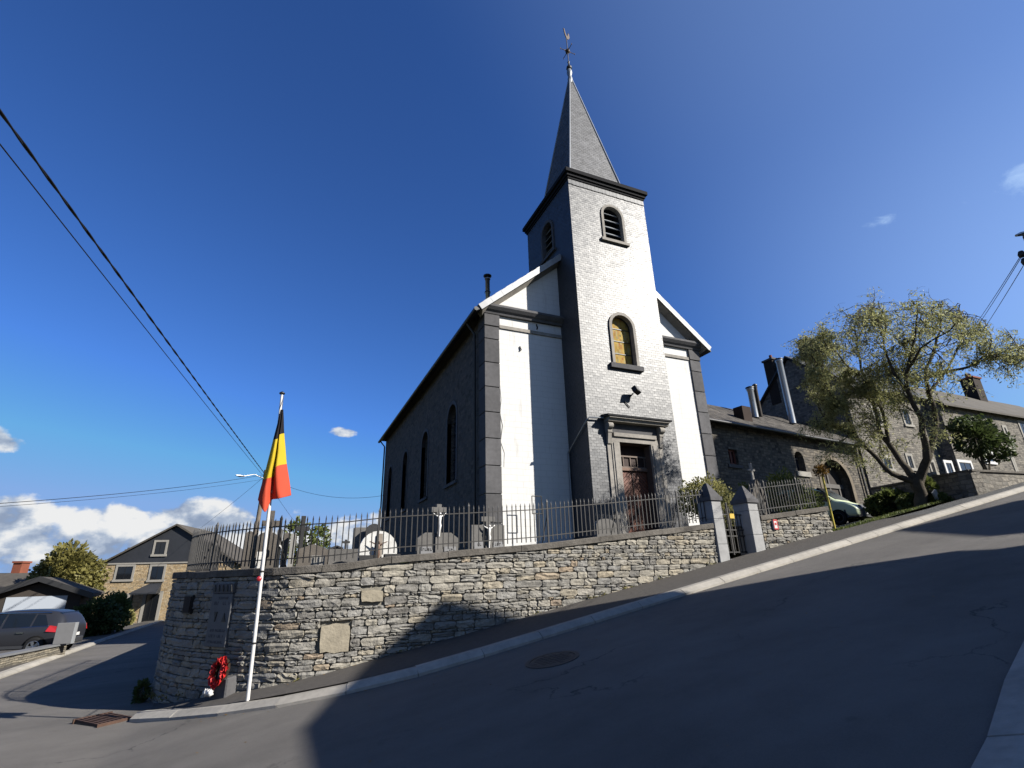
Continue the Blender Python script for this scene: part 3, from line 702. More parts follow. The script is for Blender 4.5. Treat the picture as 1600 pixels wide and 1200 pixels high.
def inside(poly, x, z):
    c = False; n = len(poly)
    for i in range(n):
        (x1, z1), (x2, z2) = poly[i], poly[(i+1) % n]
        if (z1 > z) != (z2 > z) and x < (x2-x1)*(z-z1)/(z2-z1)+x1: c = not c
    return c
def slates(P, nrm, u0, u1, z0, z1, holes, dz=.115, w=.225, seed=1, edge=None):
    """overlapping slates on a face; P(u,z) gives the point, nrm the outward normal"""
    r = random.Random(seed); b = MB(); row = 0; z = z0
    while z < z1:
        off = (row % 2)*w/2; lo, hi = (u0, u1) if edge is None else edge(z)
        cuts = []
        for h in holes:
            for zq in (z+.01, z+dz*.99):
                xs_ = [h[i][0]+(h[(i+1) % len(h)][0]-h[i][0])*(zq-h[i][1])/(h[(i+1) % len(h)][1]-h[i][1]) for i in range(len(h)) if (h[i][1] > zq) != (h[(i+1) % len(h)][1] > zq)]
                if len(xs_) >= 2: cuts.append((min(xs_), max(xs_)))
        u = lo-off
        while u < hi:
            a, e = max(u, lo), min(u+w, hi); u += w
            for hl, hr_ in cuts:                              # trim to the edge of an opening
                if e > hl and a < hr_:
                    if a < hl: e = hl
                    elif e > hr_: a = hr_
                    else: e = a
            if e-a < .03: continue
            c = (a+e)/2
            zt = min(z+dz*1.02, z1); j = r.uniform(-.004, .004); t1 = .012+r.uniform(-.003, .003); t2 = .006; tw = r.uniform(-.003, .003); g_ = .004
            lo1, hi1 = (a, e) if edge is None else (a, e)
            sk = r.uniform(-.006, .006) if r.random() > .03 else -.03
            q = [P(a+g_, z+j+sk), P(e-g_, z+j), P(e-g_, zt), P(a+g_, zt)]
            off4 = [t1+tw, t1-tw, t2-tw*.5, t2+tw*.5]
            f = [p+nrm*o_ for p, o_ in zip(q, off4)]; k = [p-nrm*.0 for p in q]
            b.add(f+k[:2]+[k[2], k[3]], [(0, 1, 2, 3), (4, 5, 1, 0), (5, 6, 2, 1), (7, 4, 0, 3)])
        row += 1; z += dz
    return b
grow = lambda q, d: arch(q[0], q[1]+2*d, q[2]-d, q[3]+d)
front = slates(lambda u, z: Vector((u, TY0-.004, z)), Vector((0, -1, 0)), TX0-.028, TX1+.028, BASE+.3, TZC-.66, [grow(belf, .02), grow(mid, .02), [(11.72, BASE), (13.40, BASE), (13.40, 4.85), (11.72, 4.85)]])
front.build('front_slates', SLATE, ch, kind='stuff')
left = slates(lambda u, z: Vector((TX0-.004, u, z)), Vector((-1, 0, 0)), TY0-.0, TY1, BASE+.3, TZC-.2, [grow(sb, .02)], seed=2)
left.build('side_slates', SLATE, ch, kind='stuff')
rgt = slates(lambda u, z: Vector((TX1+.004, u, z)), Vector((1, 0, 0)), TY0, TY1, BASE+.3, TZC-.2, [], dz=.27, w=.54, seed=3)
rgt.build('side_slates', SLATE, ch, kind='stuff')
# frieze row of long slates under the cornice
u = TX0-.03
while u < TX1:
    q = MB(); e = min(u+.21, TX1+.03); q.add([(u+.004, TY0-.045, TZC-.74), (e-.004, TY0-.045, TZC-.72+rnd.uniform(-.02, .02)), (e-.004, TY0-.015, TZC-.4), (u+.004, TY0-.015, TZC-.4), (u+.004, TY0, TZC-.74), (e-.004, TY0, TZC-.74), (e-.004, TY0, TZC-.4), (u+.004, TY0, TZC-.4)], [(0, 1, 2, 3), (4, 5, 1, 0), (5, 6, 2, 1), (7, 4, 0, 3)])
    q.build('frieze_slate', SLATE, ch); u = e
# cornice
b = MB()
for z0, z1, o_ in ((TZC-.42, TZC-.30, .06), (TZC-.298, TZC-.14, .12), (TZC-.138, TZC+.06, .21)): b.box(TX0-o_, TX1+o_, TY0-o_, TY1+o_, z0, z1)
b.build('cornice', mat('cornice_timber', (.018, .018, .021), .85, .08, vary=.3), ch)
# spire
APX, APY, APZ = XM, (TY0+TY1)/2, 28.05
sp = link('spire', None, ch); ins = .30; zb = TZC+.05
cs = [Vector((TX0-.12, TY0-.12, zb)), Vector((TX1+.12, TY0-.12, zb)), Vector((TX1+.12, TY1+.12, zb)), Vector((TX0-.12, TY1+.12, zb))]
kn = [Vector((APX+i*1.58, APY+j_*1.58, zb+.42)) for i, j_ in ((-1, -1), (1, -1), (1, 1), (-1, 1))]
ap = Vector((APX, APY, APZ))
b = MB(); b.add(cs+kn+[ap], [(i, (i+1) % 4, 4+(i+1) % 4, 4+i) for i in range(4)]+[(4+i, 4+(i+1) % 4, 8) for i in range(4)]+[(3, 2, 1, 0)])
b.build('spire_core', DARKSLATE, sp)
allsl = MB()
for i in range(4):
    A, B2 = kn[i], kn[(i+1) % 4]; M_ = (A+B2)/2; up = (ap-M_); H = up.length; up = up/H; rt = (B2-A).normalized(); nn = rt.cross(up); nn = nn if nn.dot(M_-Vector((APX, APY, M_.z))) > 0 else -nn
    hw = (B2-A).length/2
    s_ = slates(lambda u, z: M_+rt*u+up*z+nn*.004, nn, -hw, hw, 0, H-.35, [], dz=.15, w=.24, seed=10+i, edge=lambda z: (-hw*(1-z/H), hw*(1-z/H)))
    allsl.add(s_.v, s_.f)
    A, B2, A1, B1 = cs[i], cs[(i+1) % 4], kn[i], kn[(i+1) % 4]; M0 = (A+B2)/2; M1 = (A1+B1)/2; up2 = M1-M0; H2 = up2.length; up2 /= H2; n2 = rt.cross(up2); n2 = n2 if n2.z > 0 else -n2; w0 = (B2-A).length/2
    s_ = slates(lambda u, z: M0+rt*u+up2*z+n2*.004, n2, -w0, w0, 0, H2, [], dz=.15, w=.24, seed=20+i, edge=lambda z: (-(w0+(hw-w0)*z/H2), w0+(hw-w0)*z/H2))
    allsl.add(s_.v, s_.f)
allsl.build('spire_slates', SPIRESLATE, sp, kind='stuff')
for i in range(4):
    b = MB(); out = (kn[i]-Vector((APX, APY, kn[i].z))).normalized()*.03; b.tube([cs[i]+out, kn[i]+out, ap+out*.3], [.055, .055, .045], 6); b.build('hip_flashing', LEAD, sp)
fi = MB(); fi.lathe([(.13, -.65), (.15, -.30), (.10, -.1), (.16, .12), (.165, .25), (.12, .45), (.08, .5)], ap, 12); fo = fi.build('finial', LEAD, ch)
fi = MB(); fi.lathe([(.10, .5), (.18, .56), (.15, .70), (.06, .78), (.045, 1.05), (.08, 1.1), (.02, 1.16)], ap, 10); fi.build('finial_knob', BLACK, fo)
wv = link('weather_vane', None, ch)
b = MB(); b.tube([ap+Vector((0, 0, 1.0)), ap+Vector((0, 0, 3.2))], .028, 6); b.build('rod', IRON, wv)
zc = ap.z+2.05; b = MB()
for d in ((1, 0, 0), (0, 1, 0)):
    d = Vector(d); c = Vector((APX, APY, zc)); b.tube([c-d*.50, c+d*.50], .020, 5)
    for s_ in (-1, 1): b.tube([c+d*.50*s_+Vector((0, 0, -.06)), c+d*.50*s_+Vector((0, 0, .06))], .022, 5); b.tube([c+d*.08*s_+Vector((0, 0, .14)), c+d*.22*s_], .012, 4); b.tube([c+d*.08*s_+Vector((0, 0, -.14)), c+d*.22*s_], .012, 4)
b.lathe([(.02, -.15), (.12, -.1), (.14, 0), (.12, .1), (.02, .15)], (APX, APY, zc), 8); b.build('compass_cross', GOLD, wv)
# cockerel: profile in its own plane (x',z), 4 cm thick
pr = [(-.34, .30), (-.42, .26), (-.33, .22), (-.30, .10), (-.22, -.02), (-.08, -.12), (-.02, -.22), (.05, -.12), (.18, -.02), (.26, .14), (.30, .36), (.36, .58), (.50, .62), (.52, .40), (.46, .18), (.40, .0), (.30, -.1)]
pr = [(-.34, .30), (-.42, .25), (-.33, .21), (-.31, .08), (-.22, -.06), (-.06, -.15), (.10, -.13), (.26, .02), (.40, .22), (.52, .50), (.46, .70), (.30, .66), (.24, .40), (.14, .16), (.0, .10), (-.14, .18), (-.20, .34), (-.27, .40)]
b = MB(); M = Matrix.Translation((APX, APY, ap.z+3.35)) @ Matrix.Rotation(R(35), 4, 'Z'); b.prism(pr, 'y', -.022, .022, 0, M); b.build('cockerel', GOLD, wv)

# ---- belfry windows with louvres
def louvre_window(axis, const, q, inw, sub):
    w = link('belfry_window', None, ch); sgn = 1
    f = MB(); ring(f, axis, const, arch(q[0], q[1]+.24, q[2]-.02, q[3]+.12), arch(q[0], q[1]-.02, q[2]-.02, q[3]-.01), -.07, .16); f.build('frame', GREYSTONE if axis == 'y' else BLUESTONE, w)
    f = MB()
    if axis == 'y': f.box(q[0]-q[1]/2-.24, q[0]+q[1]/2+.24, const-.13, const+.1, q[2]-.17, q[2]-.025)
    else: f.box(const-.13, const+.1, q[0]-q[1]/2-.24, q[0]+q[1]/2+.24, q[2]-.17, q[2]-.025)
    f.build('sill', GREYSTONE if axis == 'y' else BLUESTONE, w)
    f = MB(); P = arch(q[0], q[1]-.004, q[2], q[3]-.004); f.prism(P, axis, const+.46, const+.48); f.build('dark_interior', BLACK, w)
    n = 5
    for k in range(n):
        z = q[2]+.02+k*(q[3]-q[2])/n; zc_ = z+.2; r_ = q[1]/2; zs = q[3]-r_; hw = r_ if zc_ < zs else math.sqrt(max(.01, r_*r_-(zc_-zs)**2)); hw -= .02
        f = MB(); pf = [(const+.10, z), (const+.125, z-.02), (const+.36, z+.25), (const+.335, z+.27)]
        if axis == 'y': f.prism(pf, 'x', q[0]-hw, q[0]+hw)
        else: f.prism(pf, 'y', q[0]-hw, q[0]+hw)
        f.build('louvre', mat('louvre_board', (.34, .36, .38), .6, .3, vary=.25), w)
louvre_window('y', TY0, belf, .5, True); louvre_window('x', TX0, sb, .45, True)
# ---- stained glass window
w = link('stained_glass_window', None, ch); q = mid
f = MB(); ring(f, 'y', TY0, arch(q[0], q[1]+.25, q[2]-.02, q[3]+.125), arch(q[0], q[1]-.02, q[2]-.02, q[3]-.01), -.08, .16); f.build('frame', GREYSTONE, w)
f = MB(); f.box(q[0]-q[1]/2-.27, q[0]+q[1]/2+.27, TY0-.15, TY0+.1, q[2]-.24, q[2]-.025); f.build('sill', BLUESTONE, w)
def stained(t, pos, geo, p):
    s = t.new('ShaderNodeSeparateXYZ'); t.put(s.inputs[0], pos); cm = t.new('ShaderNodeCombineXYZ'); t.put(cm.inputs[0], t.m('MULTIPLY', s.outputs[0], 11)); t.put(cm.inputs[1], t.m('MULTIPLY', s.outputs[2], 8))
    v = t.new('ShaderNodeTexVoronoi'); v.inputs['Scale'].default_value = 1; v.inputs['Randomness'].default_value = .35; v.distance = 'CHEBYCHEV'; t.put(v.inputs['Vector'], cm.outputs[0])
    g_ = t.new('ShaderNodeSeparateColor'); t.put(g_.inputs[0], v.outputs['Color'])
    return t.ramp(g_.outputs[0], [(0, (.30, .18, .04)), (.3, (.44, .29, .06)), (.55, (.52, .37, .10)), (.72, (.38, .17, .045)), (.86, (.46, .38, .17)), (1, (.24, .20, .09))])
SG = mat('amber_stained_glass', rough=.7, spec=.08, fn=stained, bump=.2, bscale=20)
n = 4; zz = [q[2], q[2]+.60, q[2]+1.20, q[2]+1.80, q[3]-.01]
full = arch(q[0], q[1]-.006, q[2], q[3]-.004, 14)
for k in range(4):
    r_ = q[1]/2-.004; zs = q[3]-q[1]/2
    hwf = lambda z: r_ if z <= zs else math.sqrt(max(0, r_*r_-(z-zs)**2))
    zl = [zz[k]+(zz[k+1]-zz[k])*i/6 for i in range(7)]; poly = [(q[0]+hwf(z), z) for z in zl]+[(q[0]-hwf(z), z) for z in zl[::-1]]
    f = MB(); f.prism(poly, 'y', TY0+.26, TY0+.275); f.build('pane', SG, w)
    if k: f = MB(); f.box(q[0]-r_, q[0]+r_, TY0+.235, TY0+.262, zz[k]-.018, zz[k]+.018); f.build('saddle_bar', BLACKFRAME, w)
# ---- portal
pt = link('portal', None, ch); DX0, DX1, DZ0, DZ1 = 11.78, 13.33, BASE+.5, 4.80
for xa, xb in ((DX0-.36, DX0+.01), (DX1-.01, DX1+.36)):
    f = MB(); f.box(xa, xb, TY0-.10, TY0+.12, DZ0-.4, DZ1-.002); f.box(xa+.08, xb-.08, TY0-.13, TY0-.098, DZ0, DZ1-.05); f.build('jamb', GREYSTONE, pt)
f = MB(); f.box(DX0-.36, DX1+.36, TY0-.10, TY0+.12, DZ1, DZ1+.20); f.build('lintel', GREYSTONE, pt)
f = MB(); f.box(DX0-.26, DX1+.26, TY0-.17, TY0+.1, DZ1+.203, DZ1+.36); f.build('architrave', GREYSTONE, pt)
f = MB(); f.box(DX0-.36, DX1+.36, TY0-.07, TY0+.1, DZ1+.363, DZ1+.76); f.build('frieze', BLUESTONE, pt)
f = MB(); z = DZ1+.763; f.prism([(TY0+.05, z), (TY0-.34, z), (TY0-.40, z+.10), (TY0-.46, z+.12), (TY0-.46, z+.17), (TY0+.05, z+.19)], 'x', DX0-.58, DX1+.80); f.build('hood_cornice', GREYSTONE, pt)
f = MB(); f.prism([(TY0+.05, z+.193), (TY0-.50, z+.173), (TY0-.52, z+.235), (TY0+.05, z+.34)], 'x', DX0-.68, DX1+.90); f.build('hood_lead', mat('dark_lead', (.025, .026, .03), .6, .3), pt)
for xc in (DX0-.46, DX1+.50):
    f = MB(); f.box(xc-.10, xc+.10, TY0-.22, TY0+.05, DZ1+.34, DZ1+.76)
    f.prism([(TY0-.22+.13*math.cos(a), DZ1+.60+.13*math.sin(a)) for a in [2*math.pi*i/12 for i in range(12)]], 'x', xc-.11, xc+.11)
    f.prism([(TY0-.02, DZ1-.12), (TY0-.12, DZ1-.10), (TY0-.20, DZ1+.34), (TY0-.02, DZ1+.34)], 'x', xc-.085, xc+.085); f.build('console', GREYSTONE, pt)
for xc in (DX0-.46, DX1+.50): f = MB(); f.box(xc-.09, xc+.09, TY0-.07, TY0+.05, DZ0-.4, DZ1-.125); f.build('pilaster', GREYSTONE, pt)
f = MB(); f.box(DX0-.01, DX1+.01, TY0+.5, TY0+.98, DZ0-.35, DZ0+.02); f.box(DX0+.01, DX0+.03, TY0+.02, TY0+.9, DZ0, DZ1-.01); f.box(DX1-.03, DX1-.01, TY0+.02, TY0+.9, DZ0, DZ1-.01); f.box(DX0+.01, DX1-.01, TY0+.02, TY0+.9, DZ1-.03, DZ1-.01); f.build('porch_lining', mat('porch_lining', (.12, .085, .07), .85, .2, vary=.3), pt)
dr = link('double_door', None, ch); dy = TY0+.36; dz1 = DZ1-1.05; xc = (DX0+DX1)/2
f = MB(); f.box(DX0+.03, DX1-.03, dy+.02, dy+.05, DZ0, DZ1-.03); f.build('backing', mat('door_backing', (.035, .014, .009), .7, .3), dr)
def clip_band(x0, x1, z0, z1, c0, c1, s_):
    """part of the rectangle where c0 <= z + s*x <= c1"""
    poly = [(x0, z0), (x1, z0), (x1, z1), (x0, z1)]
    for c, sg in ((c0, 1), (c1, -1)):
        out = []
        for i in range(len(poly)):
            a, b_ = poly[i], poly[(i+1) % len(poly)]; fa, fb = sg*(a[1]+s_*a[0]-c), sg*(b_[1]+s_*b_[0]-c)
            if fa >= 0: out.append(a)
            if fa*fb < 0: k = fa/(fa-fb); out.append((a[0]+(b_[0]-a[0])*k, a[1]+(b_[1]-a[1])*k))
        poly = out
        if len(poly) < 3: return None
    return poly
for s_, xa, xb in ((-1, DX0+.05, xc-.03), (1, xc+.03, DX1-.05)):
    leaf = link('door_leaf', None, dr); lo = min(DZ0+s_*xa, DZ0+s_*xb); hi = max(dz1+s_*xa, dz1+s_*xb); c = lo; st = .155
    while c < hi:
        pl = clip_band(xa, xb, DZ0+.03, dz1-.03, c+.012, c+st-.012, s_)
        if pl: f = MB(); f.prism(pl, 'y', dy-.02, dy+.018); f.build('plank', DOORWOOD, leaf)
        c += st
f = MB(); f.box(xc-.028, xc+.028, dy-.045, dy+.018, DZ0, dz1); f.build('meeting_stile', mat('door_dark', (.05, .018, .011), .6, .3), dr)
f = MB(); f.box(DX0+.03, DX1-.03, dy-.10, dy+.018, dz1, dz1+.11); f.build('transom', mat('transom_wood', (.22, .13, .09), .7, .3), dr)
f = MB(); f.box(DX0+.03, DX1-.03, dy-.02, dy+.018, dz1+.112, dz1+.18); f.box(DX0+.03, DX1-.03, dy-.04, dy+.018, dz1+.56, dz1+.62)
for k in range(5): f.box(DX0+.05+k*.345, DX0+.085+k*.345, dy-.03, dy+.0, dz1+.18, dz1+.56)
f.build('fanlight_bars', mat('fanlight_wood', (.20, .15, .12), .7, .3), dr)
f = MB(); f.box(DX0+.12, DX0+.36, dy-.030, dy-.024, DZ0+1.05, DZ0+1.38); f.build('notice', WHITEPAINT, dr)
f = MB(); f.box(xc+.06, xc+.10, dy-.07, dy-.02, DZ0+.95, DZ0+1.10); f.build('handle', BLACK, dr)
for k in range(2): f = MB(); f.box(DX0-.45, DX1+.45, TY0-.35-.35*k, TY0-.0-.35*k+.5*(k == 0), DZ0-.17*(k+1)-.3, DZ0-.17*k-.01-.003*k); f.build('step', GREYSTONE, ch)
# ---- small fittings on the front
fd = link('floodlight', None, ch); p = onY(987, 614, TY0)
f = MB(); f.tube([(p.x-.15, TY0, p.z-.22), (p.x-.12, TY0-.25, p.z-.12)], .03, 6); f.build('bracket', BLACK, fd)
M = Matrix.Translation((p.x-.02, TY0-.34, p.z)) @ Matrix.Rotation(R(-28), 4, 'X') @ Matrix.Rotation(R(25), 4, 'Z')
f = MB(); f.box(-.17, .17, -.10, .10, -.13, .13, 0, M); f.build('lamp_housing', BLACK, fd)
f = MB(); f.box(-.14, .14, -.112, -.103, -.10, .10, 0, M); f.build('lamp_glass', GLASS, fd)
f = MB(); p = onY(979, 632, TY0); f.tube([(p.x-.12, TY0-.045, p.z+.13), (p.x+.12, TY0-.045, p.z-.13)], .02, 4); f.build('wall_anchor', IRON, ch)
f = MB(); f.tube([(TX0-.12, FY-.12, 4.6), (TX0-.10, TY0-.06, 5.55), (TX0+.0, TY0-.12, 5.68), (DX0-.6, TY0-.14, 5.72)], .035, 6); f.build('drain_pipe', LEAD, ch)
f = MB(); f.tube([(TX0-.09, FY-.08, 4.6), (TX0-.09, FY-.08, .8)], .04, 6); f.build('drain_pipe', LEAD, ch)
for x, z, l in ((812, 547, .16), (838, 513, .18)):
    p = onY(x, y := z, FY); f = MB(); f.tube([(p.x, FY-.03, p.z+l), (p.x+.05, FY-.05, p.z), (p.x, FY-.03, p.z-l*.3)], .03, 5); f.build('wall_anchor', IRON, ch)
# long crack in the white plaster: a thin open groove drawn as a dark sunk strip
cr = [(781, 600), (783, 625), (781, 645), (785, 665), (782, 690), (788, 708), (787, 730)]
pts = [onY(x, y, FY) for x, y in cr]; f = MB()
vs = []
for i, p in enumerate(pts): wd = .006+.012*math.sin(math.pi*i/(len(pts)-1)); vs += [(p.x-wd, FY-.004, p.z), (p.x+wd, FY-.004, p.z)]
f.add(vs, [(2*i, 2*i+1, 2*i+3, 2*i+2) for i in range(len(pts)-1)]); f.build('plaster_crack', BLACK, ch)
# ================================================================== street corner: flag, memorial, ironwork
FLY = 9.62
t = thing('flagpole', 'white flagpole leaning against the corner wall with a dark cap', 'flagpole', (-.215, FLY, G(-.215, FLY)+.1), world=True)
p0, p1 = Vector((-.215, FLY, G(-.215, FLY)+.09)), Vector((-.33, FLY, 3.16))
b = MB(); b.tube([p0, p0.lerp(p1, .6), p1], [.028, .026, .021], 10); b.build('pole', WHITEPAINT, t)
b = MB(); b.lathe([(.012, 0), (.045, .0), (.05, .02), (.02, .045), (.0, .05)], p1, 10); b.build('cap', BLACK, t)
for k in (.16, .375):
    p = p0.lerp(p1, k); b = MB(); b.lathe([(.030, -.012), (.036, -.012), (.036, .012), (.030, .012)], p, 10); b.tube([p+Vector((.02, .02, 0)), (p.x+.05, 10.36, p.z)], .009, 5); b.build('wall_bracket', IRON, t)
p = p0.lerp(p1, .352); b = MB(); M = Matrix.Translation(p+Vector((-.03, -.032, 0))) @ Matrix.Rotation(R(90), 4, 'X'); b.lathe([(.0, .008), (.036, .006), (.04, -.004), (.0, -.006)], n=14, M=M); b.build('reflector', mat('red_reflector', (.45, .02, .03), .4, .5), t)
rows = [[(438.5, 640), (439.5, 640), (440.5, 640), (441.5, 640), (442.5, 640)],
        [(434, 660), (436.5, 660), (438.5, 660), (440, 659), (443.3, 659)],
        [(427, 687), (432, 686), (436, 684), (437, 679), (444, 677)],
        [(419, 719), (426, 717), (432, 714), (435, 704), (446, 701)],
        [(411, 750), (419, 747), (428, 743), (432, 729), (448, 725)],
        [(406, 768), (414, 774), (426, 765), (433, 757), (452, 750)],
        [(403, 781), (414, 800), (423.5, 782), (436, 779), (455, 774)]]
dep = [.04, -.07, .07, -.05, .06]
def cr(P, x):
    n = len(P)-1; x = min(max(x*n, 0), n-1e-6); i = int(x); f = x-i
    a, b_, c, d = P[max(i-1, 0)], P[i], P[i+1], P[min(i+2, n)]
    return .5*((2*b_)+(c-a)*f+(2*a-5*b_+4*c-d)*f*f+(3*b_-a-3*c+d)*f**3)
ctrl = [[onY(x, y, FLY-.09+dep[i]*min(1, .15+k*.25)) for i, (x, y) in enumerate(rw)] for k, rw in enumerate(rows)]
def flagp(u, v): return cr([cr(rw, u) for rw in ctrl], v)
b = MB(); nu, nv = 28, 54
vs = [flagp(i/nu, j/nv)+Vector((0, .012*noise.noise((i*.35, j*.12, 5)), 0)) for j in range(nv+1) for i in range(nu+1)]
for j in range(nv):
    mi = 0 if j < nv/3 else 1 if j < nv*2/3 else 2
    b.add([vs[k] for k in range(j*(nu+1), (j+2)*(nu+1))], [(i, i+1, nu+2+i, nu+1+i) for i in range(nu)], mi, True)
cl = []
for nme, c in (('black', (.018, .016, .022)), ('yellow', (.80, .60, .035)), ('red', (.80, .115, .055))):
    m = mat('flag_cloth_'+nme, c, .75, .2); tt = Nodes(m.node_tree); pb = tt.n['Principled BSDF']; tb = tt.new('ShaderNodeBsdfTranslucent'); tb.inputs[0].default_value = (*c, 1); mx = tt.new('ShaderNodeMixShader'); mx.inputs[0].default_value = .3
    tt.l.new(pb.outputs[0], mx.inputs[1]); tt.l.new(tb.outputs[0], mx.inputs[2]); tt.l.new(mx.outputs[0], tt.n['Material Output'].inputs[0]); cl.append(m)
fg = thing('flag', 'black, yellow and red flag drooping from the white flagpole', 'flag', tuple(p1), world=True)
me = b.mesh('flag_cloth', cl); bm = bmesh.new(); bm.from_mesh(me); bmesh.ops.remove_doubles(bm, verts=bm.verts, dist=1e-5); bm.to_mesh(me); bm.free()
o = link('cloth', me, fg); md = o.modifiers.new('thick', 'SOLIDIFY'); md.thickness = .003
b = MB(); b.tube([p1+Vector((.03, 0, -.03)), ctrl[0][2]], .006, 4); b.build('halyard', BLACK, fg)

# things fixed on the dark chamfer of the wall: frame with x along wall, y inwards
def wall_frame(s_, z, out=0):
    p, tn = W1.at(s_); n_ = Vector((-tn.y, tn.x, 0)); x = Vector((-n_.y, n_.x, 0)); o = p+n_*out
    return Matrix(((x.x, -n_.x, 0, o.x), (x.y, -n_.y, 0, o.y), (0, 0, 1, z), (0, 0, 0, 1)))
def s_px(x, y):
    """arc length along the wall where the pixel ray meets its face"""
    d = ray(x, y); best = min((abs((q := W1.at(k*.02)[0]).x*d.y-q.y*d.x), k) for k in range(int(W1.len/.02))); s_ = best[1]*.02; q = W1.at(s_)[0]; return s_, d.z*q.y/d.y
sp_, zp = s_px(348, 965); M = wall_frame(sp_, zp, .055)
t = thing('memorial_plaque', 'grey stone memorial plaque with small emblems on the shaded corner wall', 'plaque', M.translation); t.matrix_basis = M
b = MB(); b.box(-.29, .29, -.02, .10, -.46, .40); bevel(b.build('slab', mat('plaque_stone', (.115, .118, .126), .6, .4, vary=.2, nscale=9), t), .01)
b = MB(); b.box(-.27, .31, -.03, .05, .405, .56); b.build('emblem_band', BLUESTONE, t)
for k in range(5):
    b = MB(); x = -.21+k*.115
    b.prism([(x-.035, .43), (x+.035, .43), (x+.02, .50), (x, .54), (x-.02, .50)], 'y', -.045, -.031); b.build('emblem', BLACK, t)
b = MB(); b.prism([(-.13, .10), (-.05, .10), (-.09, -.06)], 'y', -.032, -.0215); b.build('emblem', BLACK, t)
b = MB(); b.prism([(.10, -.06), (.20, -.06), (.15, .08)], 'y', -.032, -.0215); b.build('emblem', BLACK, t)
ENGR = mat('engraved_dark', (.09, .09, .10), .8, .2)
def inscription(t, rows_, y, m, seed):
    r = random.Random(seed); b = MB()
    for z, h, xa, xb in rows_:
        x = xa
        while x < xb:
            w = r.uniform(.35, .8)*h
            if r.random() > .16: b.box(x, x+w*.28, y-.002, y, z, z+h); b.box(x+w*.28, x+w, y-.002, y, z+(h*.7 if r.random() > .5 else 0), z+(h if r.random() > .5 else h*.3)+h*.2 if False else z+h*r.choice((.3, 1)))
            x += w+h*.3
    b.build('inscription', m, t, kind='stuff')
inscription(t, [(.30, .045, -.15, .20), (.21, .055, -.19, .22), (-.22, .045, -.18, .2), (-.31, .045, -.2, .2), (-.40, .04, -.2, .2)], -.021, ENGR, 4)
s2, z2 = s_px(300, 945); M = wall_frame(s2, z2, .085)
t = thing('wall_box', 'small dark rusty metal box set in the shaded corner wall', 'box'); t.matrix_basis = M
b = MB(); b.box(-.13, .13, -.01, .06, -.13, .15); b.build('door', mat('dark_rust', (.028, .02, .016), .8, .2, vary=.4), t); b = MB(); b.box(-.15, .15, .005, .06, -.15, .17); b.build('frame', BLACKFRAME, t)
s3, z3 = s_px(362, 1046); M = wall_frame(s3, z3, .20)
t = thing('wreath', 'red poppy wreath propped on a stone against the corner wall', 'wreath'); t.matrix_basis = M @ Matrix.Rotation(R(-12), 4, 'X')
b = MB(); b.tube([(.125*math.cos(a), .01, .17*math.sin(a)) for a in [2*math.pi*k/18 for k in range(19)]], .035, 6); b.build('ring', mat('wreath_green', (.03, .02, .012), .9, .2), t)
WR = mat('poppy_red', (.62, .022, .022), .6, .3, objrnd=.35); r = random.Random(5); pm = []
for k in range(4):
    b = MB(); m_ = 7; c = [(0, .0, 0)]; 
    for i in range(m_): a = 2*math.pi*i/m_; rr = .042*r.uniform(.8, 1.2); c.append((rr*math.cos(a), -.012-.018*r.random(), rr*math.sin(a)))
    b.add(c, [(0, 1+i, 1+(i+1) % m_) for i in range(m_)]); pm.append(b.mesh('poppy', WR))
for k in range(84):
    a = 2*math.pi*(k*.618 % 1); q = r.uniform(-.045, .045); o = link('poppy', pm[k % 4], t); o.location = ((.125+q)*math.cos(a), -.03-.02*(1-abs(q)/.05)-r.random()*.012, (.17+q)*math.sin(a)); o.rotation_euler = (r.uniform(-.8, .8), r.uniform(0, 6), r.uniform(-.8, .8))
z4 = G(W1.at(s3)[0].x, W1.at(s3)[0].y)+.1
M = wall_frame(s3-.05, z4, .14)
b = MB(); b.add([(-.16, -.10, -.1), (.17, -.10, -.1), (.17, .12, -.1), (-.16, .12, -.1), (-.15, -.08, .26), (.15, -.09, .25), (.15, .12, .27), (-.15, .12, .27)], [(0, 1, 5, 4), (1, 2, 6, 5), (2, 3, 7, 6), (3, 0, 4, 7), (4, 5, 6, 7)])
o = b.build('stone_block', BLUESTONE, label='dark stone block standing under the red wreath', cat='stone'); o.matrix_basis = M; bevel(o, .02)
M = wall_frame(s3-.05+.12, z4, .33)
b = MB(); r = random.Random(8)
for k in range(3):
    def bl(u, v, k=k):
        a = 2*math.pi*u; e = math.pi*(v-.5); q = .042*(1+.9*noise.noise((math.cos(a)*2+k*5, math.sin(a)*2, e*2))); return (k*.05-.04+q*math.cos(a)*math.cos(e), q*math.sin(a)*math.cos(e), .055+q*1.1*math.sin(e))
    b.grid(bl, 12, 8)
o = b.build('crumpled_bag', WHITEPAINT, label='crumpled white bag on the pavement below the wreath', cat='bag'); o.matrix_basis = M
